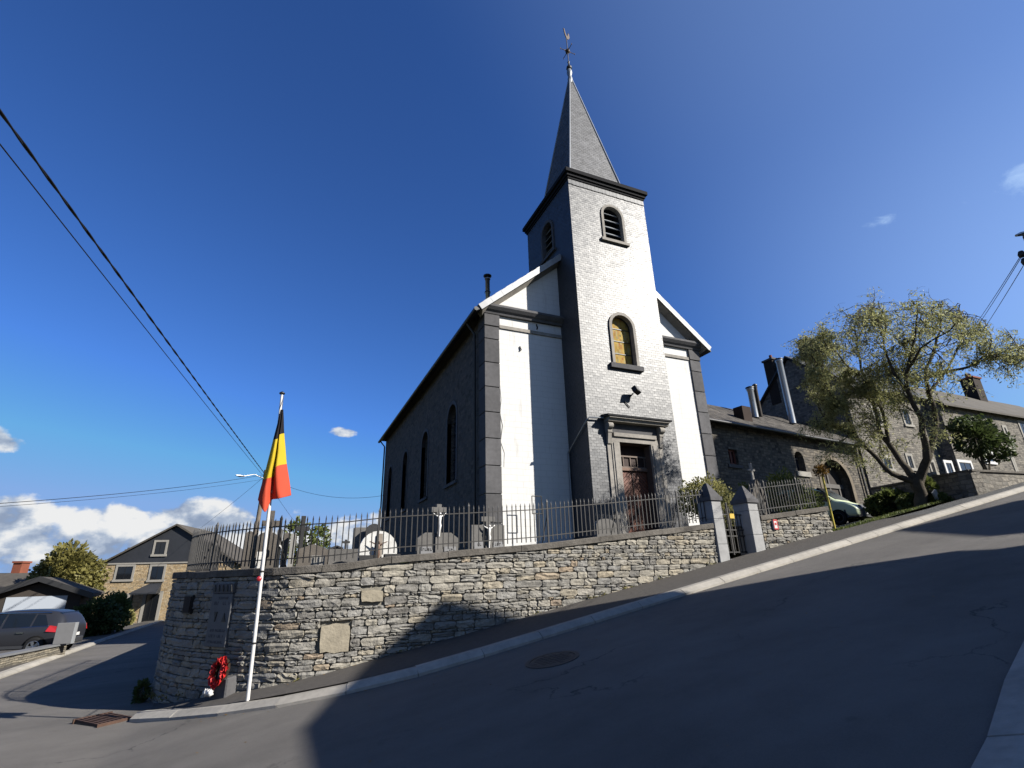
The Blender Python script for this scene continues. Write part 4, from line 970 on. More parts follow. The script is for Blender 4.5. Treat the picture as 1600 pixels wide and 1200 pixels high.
# drain grate: sloping cast-iron grid in the kerb line
dpx = [(-2.70, 11.75), (-2.42, 11.27), (-1.98, 11.18), (-2.28, 11.95)]
t = thing('drain_grate', 'rusty iron drain grate at the left end of the kerb', 'drain', (-2.33, 11.5, G(-2.33, 11.5)), rz=R(-52))
b = MB(); b.box(-.36, .36, -.26, .26, -.05, .012); b.build('frame_bed', BLACK, t)
for k in range(9): b = MB(); b.box(-.36, .36, -.255+k*.058, -.255+k*.058+.03, .013, .045); b.build('bar', RUST, t)
b = MB(); b.box(-.39, -.361, -.28, .28, -.04, .05); b.box(.361, .39, -.28, .28, -.04, .05); b.build('frame', RUST, t)
mx, my = 3.5, 6.87
t = thing('manhole_cover', 'round patterned iron manhole cover in the shaded road', 'manhole'); t.matrix_basis = Matrix.Translation((mx, my, G(mx, my)+.004)) @ Matrix.Rotation(-math.atan(.18), 4, 'Y')
b = MB(); b.lathe([(.0, .004), (.30, .004), (.30, 0)], n=28, smooth=False); b.build('lid', mat('cast_iron', (.05, .047, .045), .7, .4, vary=.4, nscale=30), t)
b = MB(); b.lathe([(.315, -.01), (.315, .006), (.37, .006), (.37, -.01)], n=28, smooth=False); b.build('rim', MATS['cast_iron'], t)
b = MB()
for i in range(-4, 5):
    for j_ in range(-4, 5):
        if i*i+j_*j_ < 17: b.box(i*.064-.02, i*.064+.02, j_*.064-.02, j_*.064+.02, .0045, .009)
b.build('studs', MATS['cast_iron'], t, kind='stuff')
# red and white sign on the short wall
p = onY(1213, 819, 9.86); t = thing('hydrant_sign', 'small red and white sign on the short stone wall', 'sign', (p.x, 9.895, p.z), world=True)
b = MB(); b.box(p.x-.075, p.x+.075, 9.88, 9.92, p.z-.13, p.z+.12); b.build('plate', WHITEPAINT, t)
b = MB(); x, z = p.x, p.z; b.box(x-.075, x+.075, 9.874, 9.879, z+.085, z+.12); b.box(x-.075, x+.075, 9.874, 9.879, z-.13, z-.10); b.box(x-.075, x-.055, 9.874, 9.879, z-.097, z+.082); b.box(x+.055, x+.075, 9.874, 9.879, z-.097, z+.082); b.box(x-.03, x+.03, 9.874, 9.879, z-.02, z+.04); b.build('red_border', mat('sign_red', (.6, .02, .03), .5, .4), t)

# ================================================================== graves
def outline(kind, x0, x1, zb, zt):
    w = x1-x0; xm = (x0+x1)/2; r_ = w/2
    if kind == 'round': return [(x0, zb), (x1, zb)]+[(xm+r_*math.cos(math.pi*i/10), zt-r_+r_*math.sin(math.pi*i/10)) for i in range(11)]
    if kind == 'arch': return [(x0, zb), (x1, zb)]+[(xm+r_*math.cos(math.pi*i/10), zt-r_*.55+r_*.55*math.sin(math.pi*i/10)) for i in range(11)]
    if kind == 'gable': return [(x0, zb), (x1, zb), (x1, zt-r_*.35), (xm, zt), (x0, zt-r_*.35)]
    if kind == 'chamfer': return [(x0, zb), (x1, zb), (x1, zt-r_*.3), (x1-r_*.3, zt), (x0+r_*.3, zt), (x0, zt-r_*.3)]
    return [(x0, zb), (x1, zb), (x1, zt), (x0, zt)]
def ogrid(x0, x1, y, Y): a = onY(x0, y, Y); c = onY(x1, y, Y); return a.x, c.x, a.z
def headstone(kind, x0, x1, y, Y, m, label, th=.13, grp=None):
    xa, xb, zt = ogrid(x0, x1, y, Y); zb = CY(xa, Y)-.1; t = thing('gravestone', label, 'gravestone', ((xa+xb)/2, Y, zb+.1), group=grp, world=True)
    b = MB(); b.prism(outline(kind, xa, xb, zb, zt), 'y', Y, Y+th); bevel(b.build('slab', m, t), .012)
    b = MB(); b.box(xa-.05, xb+.05, Y-.06, Y+th+.06, zb, zb+.16); b.build('plinth', m, t)
    return t, xa, xb, zt, zb
def cross(t, x, Y, zb, zt, arm, w, m, name='cross', th=.10, armz=.72, plinth=0):
    b = MB(); za = zb+(zt-zb)*armz; b.prism([(x-w, zb), (x+w, zb), (x+w, za-w), (x+arm, za-w), (x+arm, za+w), (x+w, za+w), (x+w, zt), (x-w, zt), (x-w, za+w), (x-arm, za+w), (x-arm, za-w), (x-w, za-w)], 'y', Y, Y+th)
    return bevel(b.build(name, m, t), .01)
def corpus(t, x, Y, zt, h, m, spread=.30):
    """crucified figure: one joined body; zt is hand height"""
    b = MB(); k = h; b.tube([(x+.01*k, Y-.03, zt-.10*k), (x, Y-.05, zt-.22*k), (x, Y-.045, zt-.42*k), (x+.02*k, Y-.05, zt-.55*k), (x-.01*k, Y-.06, zt-.75*k), (x, Y-.035, zt-.98*k), (x, Y-.05, zt-1.03*k)], [.05*k, .085*k, .06*k, .075*k, .05*k, .032*k, .025*k], 8)
    for s_ in (-1, 1): b.tube([(x+s_*.06*k, Y-.045, zt-.16*k), (x+s_*.18*k, Y-.04, zt-.10*k), (x+s_*spread*k, Y-.02, zt)], [.038*k, .03*k, .02*k], 6)
    b.lathe([(.0, -.07*k), (.045*k, -.04*k), (.05*k, 0), (.035*k, .05*k), (0, .065*k)], (x+.02*k, Y-.06, zt-.05*k), 8)
    return b.build('corpus', m, t)
GS, GB, GD, GP, GW = GRAVE
t, xa, xb, zt, zb = headstone('round', 384, 397, 835, 11.6, GB, 'narrow brown stele with a rounded knob at the far left of the graves'); 
b = MB(); b.prism([((xa+xb)/2+.075*math.cos(a), zt-.02+.085*math.sin(a)) for a in [2*math.pi*i/14 for i in range(14)]], 'y', 11.61, 11.72); b.build('knob', GB, t)
t, xa, xb, zt, zb = headstone('arch', 404, 435, 831, 12.2, GB, 'wide brown arched gravestone topped by a stone cross, behind the flagpole'); x = (xa+xb)/2+.02; cross(t, x, 12.16, zt-.5, onY(423, 798, 12.2).z, .17, .055, GB, armz=.72, th=.16)
headstone('flat', 402, 416, 862, 11.1, GW, 'small white marble plaque stone low beside the flagpole', .06)
t, xa, xb, zt, zb = headstone('round', 434, 443, 826, 12.4, GS, 'slim grey stele with a dark niche and white rim'); b = MB(); x = (xa+xb)/2; b.prism(outline('round', x-.06, x+.06, zb+.2, zt-.36), 'y', 12.385, 12.396); b.build('niche', BLACK, t)
b = MB(); ring(b, 'y', 12.38, outline('round', x-.085, x+.085, zt-.52, zt-.33)[2:], outline('round', x-.06, x+.06, zt-.52, zt-.36)[2:], -.02, .01); b.build('niche_rim', WHITEFIG, t)
headstone('round', 444, 453, 832, 11.7, GB, 'plain narrow brown upright stone right of the dark niche')
t, xa, xb, zt, zb = headstone('flat', 455, 463, 834, 11.5, GP, 'thin pale leaning slab left of the black cross')
t = thing('grave_cross', 'tall black cross rising above the low dark tomb', 'cross', onY(475, 860, 13), world=True); p = onY(475, 806, 13); cross(t, p.x, 13, CY(p.x, 13), p.z, .15, .05, GD, armz=.78); 
headstone('gable', 466, 514, 850, 12.2, GB, 'low wide dark gabled tomb under the black cross', .5)
b = headstone('flat', 487, 508, 868, 11.0, GP, 'small grey lettered plate in front of the gabled tomb', .07)
t, xa, xb, zt, zb = headstone('gable', 516, 537, 852, 12.6, GD, 'small black gabled headstone beside a little black cross', .3)
t = thing('grave_cross', 'little black cross on a low tomb between the grey stones', 'cross', onY(541, 866, 12.4), world=True); p = onY(541, 843, 12.4); b = MB(); b.box(p.x-.35, p.x+.35, 12.3, 13.0, CY(p.x, 12.4)-.1, onY(541, 858, 12.4).z); b.build('tomb', GS, t); cross(t, p.x, 12.4, onY(541, 857.5, 12.4).z, p.z, .085, .022, GD, th=.05)
headstone('flat', 554, 575, 824, 13.2, GS, 'mottled grey rectangular stone behind the white arch', .2)
headstone('round', 573, 597, 818, 12.9, GD, 'black rounded headstone rising behind the white arched monument')
t, xa, xb, zt, zb = headstone('round', 563.5, 622, 829, 11.5, GW, 'white half round monument with a brown crucifix', .16)
xm = (xa+xb)/2; cz = onY(593, 840, 11.48).z; cross(t, xm+.02, 11.44, zb, onY(593, 834, 11.48).z, .001+.045, .045, mat('pale_brown_stone', (.34, .29, .24), .85, .2, vary=.2), armz=.7, th=.05)
corpus(t, xm-.02, 11.44, onY(593, 846, 11.4).z, .44, BRONZE, .42)
b = MB(); b.box(xa-.02, xa+.32, 11.2, 11.4, zb, zb+.36); b.box(xb-.30, xb+.02, 11.2, 11.4, zb, zb+.38); b.build('foot_slab', GD, t)
def family_tomb(xl, xr, xc, ytop, ycross, armw, Y, label, seed, kind):
    a = onY(xl, ytop, Y); c = onY(xr, ytop, Y); m_ = onY(xc, ycross, Y); zb = CY(a.x, Y)-.1; gw = .055
    t = thing('gravestone', label, 'gravestone', (m_.x, Y, zb+.1), world=True)
    for x0, x1, flip in ((a.x, m_.x-gw-.012, 0), (m_.x+gw+.012, c.x, 1)):
        w = x1-x0; pl = [(x0, zb), (x1, zb), (x1, a.z), (x0+w*.42, a.z), (x0, a.z-w*.30)] if not flip else [(x0, zb), (x1, zb), (x1, a.z-w*.30), (x0+w*.58, a.z), (x0, a.z)]
        if kind == 1: pl = [(x0, zb), (x1, zb), (x1, a.z), (x0, a.z)]
        b = MB(); b.prism(pl, 'y', Y, Y+.16); bevel(b.build('wing', GS, t), .012)
        zp1 = a.z-.30*(1 if kind == 0 else 1.25); b = MB(); b.box(x0+w*.18, x1-w*.14, Y-.02, Y-.002, zb+.05, zp1); pn = b.build('panel', mat('panel_stone', (.26, .26, .27), .6, .4, vary=.2), t)
        inscription(pn, [(zp1-.09, .06, x0+w*.3, x1-w*.25), (zp1-.20, .05, x0+w*.28, x1-w*.2), (zp1-.31, .06, x0+w*.24, x1-w*.18)], Y-.021, BLACK, seed+flip)
    b = MB(); b.box(m_.x-gw-.02, m_.x+gw+.02, Y-.06, Y+.2, zb, zb+.62); b.build('pedestal', GS, t)
    cross(t, m_.x, Y-.035, zb+.62, m_.z, armw, gw, GS, armz=.83, th=.12); corpus(t, m_.x, Y-.04, m_.z-.20, .50, WHITEFIG, .30); return t
family_tomb(653, 716, 686, 832, 788, .17, 11.5, 'grey double tomb whose tall cross carries a white figure', 21, 0)
family_tomb(737, 788, 762, 820, 807, .165, 11.5, 'grey square tomb with a white figure on a low cross near the church corner', 31, 1)
t, xa, xb, zt, zb = headstone('arch', 931, 962, 810, 12.2, GS, 'rounded grey headstone in front of the church tower', .15); 
t = thing('grave_cross', 'small grey stone cross beside the rounded headstone before the tower', 'cross', onY(963, 830, 12.6), world=True); p = onY(963, 799, 12.6); cross(t, p.x, 12.6, CY(p.x, 12.6), p.z, .13, .05, GS, armz=.8, th=.09)
t = thing('gravestone', 'gothic gravestone with cross finial right of the gate', 'gravestone', onY(1188, 800, 10.9), world=True); Y = 10.9; p = onY(1189, 795, Y); x = p.x; zb = CY(x, Y); za = onY(1189, 752, Y).z; w = .24
op = [(x-w, zb), (x+w, zb), (x+w*.95, zb+(za-zb)*.55), (x, za), (x-w*.95, zb+(za-zb)*.55)]
b = MB(); b.prism(op, 'y', Y, Y+.16); bevel(b.build('slab', GB, t), .012)
b = MB(); b.prism([(x-w*.55, zb+.1), (x+w*.55, zb+.1), (x+w*.5, zb+(za-zb)*.5), (x, zb+(za-zb)*.72), (x-w*.5, zb+(za-zb)*.5)], 'y', Y-.012, Y-.002); b.build('niche', GD, t)
for s_ in (-1, 1): b = MB(); b.prism([(x+s_*w*1.25, zb+(za-zb)*.62), (x+s_*w*.9, zb+(za-zb)*.5), (x+s_*.02, za-.02), (x+s_*.02, za+.05)], 'y', Y-.03, Y+.18); b.build('raking_mould', GB, t)
cross(t, x, Y+.05, za, onY(1189, 724, Y).z, .11, .032, GP, armz=.62, th=.06)
# wire notice frame by the white wall
y = 17.4; a = onY(831, 775, y); c = onY(847, 803, y); t = thing('notice_frame', 'empty black metal frame standing before the white church wall', 'frame', ((a.x+c.x)/2, y, 1.0), world=True)
b = MB()
for q in (((a.x, y, a.z), (c.x, y, a.z)), ((a.x, y, c.z), (c.x, y, c.z)), ((a.x, y, a.z), (a.x, y, c.z)), ((c.x, y, a.z), (c.x, y, c.z))): b.tube(q, .018, 5)
b.build('frame', BLACK, t); b = MB(); b.tube([((a.x+c.x)/2, y, c.z), ((a.x+c.x)/2, y, .9)], .02, 5); b.build('post', BLACK, t)

# ================================================================== foliage helpers
def leaf_faces(centers, size, seed, aspect=1.6, droop=0., jitter=0.):
    r = np.random.default_rng(seed); c = np.asarray(centers, float); n = len(c)
    if jitter: c = c+r.normal(0, jitter, (n, 3))
    a = r.normal(0, 1, (n, 3)); a[:, 2] -= droop; a /= np.linalg.norm(a, axis=1)[:, None]
    h = r.normal(0, 1, (n, 3)); b_ = np.cross(a, h); b_ /= np.linalg.norm(b_, axis=1)[:, None]
    s_ = size*r.uniform(.6, 1.3, (n, 1)); w = s_/aspect*.5
    v = np.empty((n, 4, 3)); v[:, 0] = c-a*s_*.5; v[:, 1] = c+b_*w; v[:, 2] = c+a*s_*.5; v[:, 3] = c-b_*w
    return v.reshape(-1, 3)
def bush_points(blobs, n, seed, shell=.55, rough=.25):
    """points through a cluster of ellipsoids (x,y,z,rx,ry,rz), denser to the outside, with a lumpy outline"""
    r = np.random.default_rng(seed); out = []; tot = sum(b_[3]*b_[4]+b_[4]*b_[5] for b_ in blobs)
    for b_ in blobs:
        k = int(n*(b_[3]*b_[4]+b_[4]*b_[5])/tot); d = r.normal(0, 1, (k, 3)); d /= np.linalg.norm(d, axis=1)[:, None]
        q = shell+(1-shell)*r.random(k)**.6
        lump = np.array([noise.noise((x*2.3+b_[0], y*2.3, z*2.3+b_[2])) for x, y, z in d]); q = q*(1+rough*lump*1.6)
        out.append(np.array(b_[:3])+d*q[:, None]*np.array(b_[3:]))
    return np.concatenate(out)
def shrub(name, label, cat, blobs, n, size, m, seed, group=None, base=None, stems=4, aspect=1.5, droop=0):
    x, y = blobs[0][0], blobs[0][1]; zb = base if base is not None else G(x, y)
    t = thing(name, label, cat, (x, y, zb), group=group, world=True)
    link('foliage', raw_mesh('foliage', leaf_faces(bush_points(blobs, n, seed), size, seed, aspect, droop), 4, m), t)
    b = MB(); r = random.Random(seed)
    for k in range(stems):
        q = blobs[k % len(blobs)]; b.tube([(x+r.uniform(-.1, .1), y+r.uniform(-.1, .1), zb-.1), ((x+q[0])/2+r.uniform(-.1, .1), (y+q[1])/2, (zb+q[2])/2), (q[0], q[1], q[2]+q[5]*.3)], [.045, .03, .01], 5)
    b.build('stems', BARK, t); return t
LEAF_OLIVE = leaf_mat('olive_leaf', (.14, .13, .04), (.30, .27, .08)); LEAF_DARK = leaf_mat('dark_leaf', (.04, .065, .02), (.11, .145, .045), .3); LEAF_YEL = leaf_mat('yellow_green_leaf', (.24, .23, .07), (.50, .47, .19), .45); LEAF_MID = leaf_mat('mid_green_leaf', (.07, .10, .027), (.19, .22, .06)); LEAF_AUT = leaf_mat('autumn_leaf', (.16, .10, .025), (.30, .16, .03)); LEAF_WILLOW = leaf_mat('willow_leaf', (.25, .265, .09), (.58, .57, .26), .45)
def pb(x, y, Y, rx, ry, rz): p = onY(x, y, Y); return (p.x, p.y, p.z, rx, ry, rz)
shrub('shrub', 'yellow green shrub beside the church door behind the gate', 'shrub', [pb(1105, 775, 13.0, .75, .6, .65), pb(1080, 780, 13.2, .45, .5, .6), pb(1128, 790, 12.6, .55, .5, .7)], 5200, .085, LEAF_YEL, 3, base=1.2)
shrub('shrub', 'pale green climber hanging behind the iron gate', 'shrub', [pb(1140, 815, 11.3, .30, .3, .75), pb(1150, 840, 11.3, .25, .3, .6)], 2000, .07, LEAF_YEL, 4, base=.9)
shrub('shrub', 'leafy green shrub behind the railing right of the gothic gravestone', 'shrub', [pb(1228, 770, 13.0, .85, .5, .75), pb(1262, 785, 13.2, .6, .5, .55), pb(1170, 778, 13.4, .4, .4, .5)], 4200, .10, LEAF_MID, 6, base=1.4)
shrub('shrub', 'small conifer shrub beyond the black cross', 'shrub', [pb(462, 846, 18, .35, .4, .7), pb(497, 850, 18, .35, .4, .65)], 1300, .12, LEAF_MID, 7, base=.3)
# weeds at the foot of the walls
wpts = []
r = np.random.default_rng(12)
for s_ in np.concatenate([r.uniform(.2, W1.len-1.5, 14), r.uniform(12.6, 13.6, 6)]):
    q, tn = W1.at(float(s_)); k = int(r.integers(10, 34)); o_ = Vector((-tn.y, tn.x, 0))*.06
    wpts.append(np.array([q.x+o_.x, q.y+o_.y, G(q.x, q.y)+.12])+r.normal(0, 1, (k, 3))*np.array([.07, .03, .03]))
link('weeds', raw_mesh('weeds', leaf_faces(np.concatenate(wpts), .05, 3, 2.5, -.8), 4, LEAF_OLIVE), label='small weeds growing along the foot of the stone wall', cat='weeds', kind='stuff')
shrub('weed_clump', 'dark weed clump at the left end of the corner wall', 'weeds', [(-2.14, 13.0, G(-2.14, 13)+.16, .13, .2, .22)], 500, .07, LEAF_DARK, 9, stems=2)

# fallen leaves and grit along the gutter and pavement
r = np.random.default_rng(77); P_ = []
for k in range(420):
    if k < 260: q, tn = Path(KERB_ALL).at(float(r.uniform(24, 47))); x, y = q.x+r.normal(0, .06), q.y-abs(r.normal(0, .10))-.02; z = G(x, y)+.006
    elif k < 340: x, y = r.uniform(0, 9), 9.93-abs(r.normal(0, .12)); z = G(x, y)+.114
    else: x, y = r.uniform(-3, 9), r.uniform(3, 8); z = G(x, y)+.006
    P_.append((x, y, z))
v = leaf_faces(P_, .035, 5, 1.5); v = v.reshape(-1, 4, 3); c_ = np.array(P_)[:, None, :]; v = c_+(v-c_)*np.array([1, 1, .25]); v[:, :, 2] += .006
link('leaf_litter', raw_mesh('leaf_litter', v.reshape(-1, 3), 4, LEAF_AUT), label='fallen leaves and grit scattered along the gutter', cat='litter', kind='stuff')

r = np.random.default_rng(5); n_ = 2600; gx = r.uniform(14.0, 20.2, n_); gy = 10.0+np.abs(r.normal(0, .7, n_)); gp = np.array([(x, y, G(x, y)+.13) for x, y in zip(gx, gy) if y < 11.6 and noise.noise((x*1.6, y*1.6, 0)) > -.15])
link('grass_blades', raw_mesh('grass_blades', leaf_faces(gp, .11, 6, 5, -2.2), 4, LEAF_MID), label='tufts of green grass on the verge before the van', cat='grass', kind='stuff')
# ================================================================== vehicles
def vehicle(name, label, cat, loc, heading, kind, paint):
    """x forward from rear bumper (0) to front, y to the left, z up"""
    t = thing(name, label, cat, loc, rz=math.atan2(heading[1], heading[0]))
    if kind == 'suv':   # x, z_low, z_belt, z_top, half width low/belt/top
        st = [(0.0, .48, .86, .90, .70, .74, .60), (.05, .34, .98, 1.10, .80, .84, .66), (.18, .28, 1.03, 1.40, .85, .89, .62), (.45, .24, 1.02, 1.56, .87, .91, .60), (1.0, .22, 1.00, 1.62, .88, .915, .60), (1.9, .22, .97, 1.64, .88, .915, .61), (2.6, .22, .95, 1.60, .88, .915, .61), (3.15, .22, .93, 1.25, .88, .91, .62), (3.45, .23, .92, 1.00, .88, .90, .66), (3.9, .25, .86, .90, .86, .87, .66), (4.25, .30, .72, .74, .80, .80, .60), (4.36, .36, .58, .60, .68, .68, .55)]
        wheels = (.80, 3.42); wr = .335; L = 4.36
    else:
        st = [(0, .45, 1.05, 1.90, .90, .92, .80), (.08, .30, 1.08, 1.94, .93, .95, .84), (1.0, .28, 1.08, 1.96, .94, .955, .85), (2.4, .28, 1.08, 1.95, .94, .955, .85), (3.05, .28, 1.08, 1.90, .94, .955, .80), (3.45, .28, 1.08, 1.58, .94, .955, .80), (3.85, .28, 1.06, 1.22, .94, .95, .82), (4.0, .28, 1.03, 1.12, .93, .94, .82), (4.45, .30, .92, .97, .91, .91, .78), (4.70, .32, .74, .78, .86, .86, .72), (4.80, .36, .60, .62, .76, .76, .66)]
        wheels = (.95, 3.92); wr = .325; L = 4.8
    def sect(s_):
        x, zl, zb, zt, wl, wb, wt = s_; zm = (zl+zb)/2
        half = [(wl*.86, zl), (wl, zl+.10*(zb-zl)), (wb*1.0, zm), (wb, zb-.02*(zb-zl)), (wb*.975, zb+.03*(zt-zb)), (wt+.012, zt-.10*(zt-zb)), (wt*.86, zt-.012), (wt*.4, zt)]
        return [(x, y, z) for y, z in half]+[(x, -y, z) for y, z in half[::-1]]
    b = MB(); rings = [sect(s_) for s_ in st]; n = len(rings[0])
    b.add([p for r_ in rings for p in r_], [(i*n+j_, i*n+(j_+1) % n, (i+1)*n+(j_+1) % n, (i+1)*n+j_) for i in range(len(rings)-1) for j_ in range(n)]+[tuple(range(n)), tuple(range((len(rings)-1)*n, len(rings)*n))[::-1]], 0, True)
    o = b.build('body', paint, t); md = o.modifiers.new('s', 'SUBSURF'); md.levels = md.render_levels = 1
    def itp(x):
        for a, c in zip(st, st[1:]):
            if a[0] <= x <= c[0]: f = (x-a[0])/(c[0]-a[0]); return [p+(q-p)*f for p, q in zip(a, c)]
        return list(st[-1])
    def side_y(x, z, off):
        s_ = itp(x); _, zl, zb, zt, wl, wb, wt = s_
        if z <= zb: return wb+off
        k = min(1, (z-zb)/max(.01, .9*(zt-zb))); return wb*.975+(wt+.012-wb*.975)*k+off
    def panel(poly, name_, m, off=.016, parent=None):
        for s_ in (1, -1):
            b2 = MB(); f = [(x, s_*side_y(x, z, off), z) for x, z in poly]; k = [(x, s_*(side_y(x, z, off)-.05), z) for x, z in poly]; q = len(poly)
            b2.add(f+k, [tuple(range(q)), tuple(range(q, 2*q))[::-1]]+[(i, (i+1) % q, q+(i+1) % q, q+i) for i in range(q)]); b2.build(name_, m, parent or t)
    CG = mat('car_glass', (.012, .016, .02), .06, .6); TR = mat('dark_trim', (.045, .046, .05), .55, .4); CHR = mat('chrome', (.7, .7, .72), .18, .5, metal=1)
    if kind == 'suv':
        panel([(.52, 1.07), (1.05, 1.05), (1.05, 1.46), (.80, 1.44)], 'quarter_window', CG); panel([(1.12, 1.05), (2.02, 1.02), (2.02, 1.50), (1.12, 1.47)], 'rear_side_window', CG); panel([(2.10, 1.02), (3.05, .99), (2.62, 1.46), (2.10, 1.50)], 'front_side_window', CG)
        panel([(.50, 1.04), (3.1, .965), (3.1, .985), (.50, 1.06)], 'window_trim', CHR, .02); panel([(.62, 1.50), (2.5, 1.535), (2.5, 1.56), (.7, 1.53)], 'roof_rail', CHR, .02)
        panel([(.05, .80), (.52, .86), (.44, 1.06), (.10, 1.00)], 'tail_light', mat('tail_lamp', (.55, .02, .02), .2, .6), .045)
        panel([(1.24, .82), (1.48, .82), (1.48, .86), (1.24, .86)], 'door_handle', CHR, .035); panel([(2.2, .80), (2.44, .80), (2.44, .84), (2.2, .84)], 'door_handle', CHR, .035)
        panel([(1.12, .30), (3.0, .30), (3.0, .40), (1.12, .40)], 'sill_trim', TR, .02)
        for xd in (1.08, 2.06): panel([(xd-.004, .42), (xd+.004, .42), (xd+.004, 1.03), (xd-.004, 1.03)], 'door_gap', TR, .012)
        b = MB(); b.add([(.135, -.60, 1.08), (.135, .60, 1.08), (.33, .54, 1.50), (.33, -.54, 1.50), (.2, -.6, 1.08), (.2, .6, 1.08), (.4, .54, 1.50), (.4, -.54, 1.50)], [(0, 1, 2, 3), (4, 5, 1, 0), (2, 6, 7, 3), (1, 5, 6, 2), (0, 3, 7, 4)]); b.build('rear_window', CG, t)
        b = MB(); b.box(-.03, .1, -.62, .62, .36, .56); bevel(b.build('rear_bumper', TR, t), .03); b = MB(); b.box(-.04, -.028, -.26, .26, .62, .73); b.build('number_plate', WHITEPAINT, t)
    else:
        panel([(3.15, 1.14), (3.78, 1.12), (3.50, 1.55), (3.15, 1.72)], 'front_side_window', CG); panel([(1.9, 1.14), (3.05, 1.14), (3.05, 1.74), (1.9, 1.76)], 'rear_side_window', CG); panel([(.3, 1.14), (1.75, 1.14), (1.75, 1.76), (.3, 1.74)], 'load_window', CG)
        b = MB(); b.add([(3.90, .74, 1.20), (3.90, -.74, 1.20), (3.16, -.70, 1.87), (3.16, .70, 1.87), (3.8, .74, 1.1), (3.8, -.74, 1.1), (3.08, -.7, 1.8), (3.08, .7, 1.8)], [(0, 1, 2, 3), (4, 0, 3, 7), (5, 6, 2, 1), (4, 5, 1, 0), (3, 2, 6, 7)]); b.build('windscreen', mat('windscreen', (.05, .07, .08), .08, .6), t)
        for s_ in (1, -1):
            b = MB(); b.add([(4.40, s_*.84, .78), (4.62, s_*.74, .74), (4.75, s_*.52, .72), (4.66, s_*.50, .88), (4.50, s_*.72, .92), (4.32, s_*.86, .93), (4.2, s_*.6, .8)], [(0, 1, 4, 5), (1, 2, 3, 4), (0, 5, 6), (5, 4, 3, 6), (6, 2, 1, 0)]); b.build('headlight', mat('head_lamp', (.62, .64, .66), .12, .6, metal=.3), t)
            b = MB(); b.box(3.55, 3.75, s_*.98-.06, s_*.98+.06, 1.10, 1.32); bevel(b.build('wing_mirror', TR, t), .03)
        b = MB(); b.add([(4.72, -.5, .72), (4.72, .5, .72), (4.66, .47, .88), (4.66, -.47, .88), (4.83, -.48, .70), (4.83, .48, .70), (4.735, .45, .875), (4.735, -.45, .875)], [(4, 5, 6, 7), (0, 4, 7, 3), (1, 2, 6, 5), (3, 7, 6, 2), (0, 1, 5, 4)]); b.build('grille', TR, t)
        b = MB(); M = Matrix.Translation((4.80, 0, .80)) @ Matrix.Rotation(R(72), 4, 'Y'); b.lathe([(0, .02), (.075, .012), (.08, -.01)], n=14, M=M); b.build('badge', CHR, t)
        b = MB(); b.prism([(4.20, .95), (4.72, .74), (4.88, .40), (4.88, -.40), (4.72, -.74), (4.20, -.95), (4.2, -.5), (4.2, .5)], 'z', .30, .66); bevel(b.build('front_bumper', TR, t), .04, 2); b = MB(); b.prism([(4.30, .90), (4.74, .70), (4.86, .38), (4.86, -.38), (4.74, -.70), (4.30, -.90)], 'z', .664, .72); b.build('bumper_strip', mat('bumper_grey', (.33, .34, .35), .5, .4), t)
        b = MB(); b.box(4.885, 4.895, -.26, .26, .44, .55); b.build('number_plate', WHITEPAINT, t)
    for x in wheels:
        for s_ in (1, -1):
            w = link('wheel', None, t); w.location = (x, s_*.845, wr); w.rotation_euler = (R(-90) if s_ > 0 else R(90), 0, 0)
            b = MB(); b.lathe([(wr*.62, .10), (wr*.9, .125), (wr, .09), (wr, -.09), (wr*.9, -.11)], n=22); b.build('tyre', mat('tyre', (.018, .018, .019), .85, .2), w)
            b = MB(); b.lathe([(0, .06), (wr*.14, .075), (wr*.16, .03), (wr*.55, .02), (wr*.6, .11), (wr*.66, .11)], n=22); b.build('rim_bed', TR if kind == 'suv' else mat('steel_wheel', (.06, .06, .062), .6, .4), w)
            b = MB()
            if kind == 'suv':
                for k in range(5):
                    a = 2*math.pi*k/5; M = Matrix.Rotation(a, 4, 'Z'); b.prism([(wr*.08, -.035), (wr*.62, -.055), (wr*.62, .055), (wr*.08, .035)], 'z', .085, .115, 0, M)
            b.lathe([(wr*.58, .10), (wr*.60, .122), (wr*.66, .122), (wr*.67, .10)], n=22); b.lathe([(0, .12), (wr*.15, .115), (wr*.16, .085)], n=12); b.build('rim', mat('alloy', (.55, .56, .58), .3, .5, metal=.9) if kind == 'suv' else MATS['steel_wheel'], w)
            b = MB(); M = Matrix.Translation((x, s_*(side_y(x, .6, .003)), wr)) @ Matrix.Rotation(R(-90*s_), 4, 'X'); b.lathe([(0, .002), (wr*1.17, .002), (wr*1.17, -.04)], n=22, M=M); b.build('wheel_arch', mat('arch_black', (.008, .008, .008), .9, .1), t)
    return t
# ================================================================== left of the street
rear = far(117, 975, 28.2); hd = Vector((-.975, .22))
cz_ = G(rear.x-1, rear.y)+.07
vehicle('parked_car', 'dark grey estate car parked behind a low stone wall', 'car', (rear.x, rear.y+.25, cz_), hd, 'suv', mat('grey_car_paint', (.045, .047, .056), .28, .6, metal=.3))
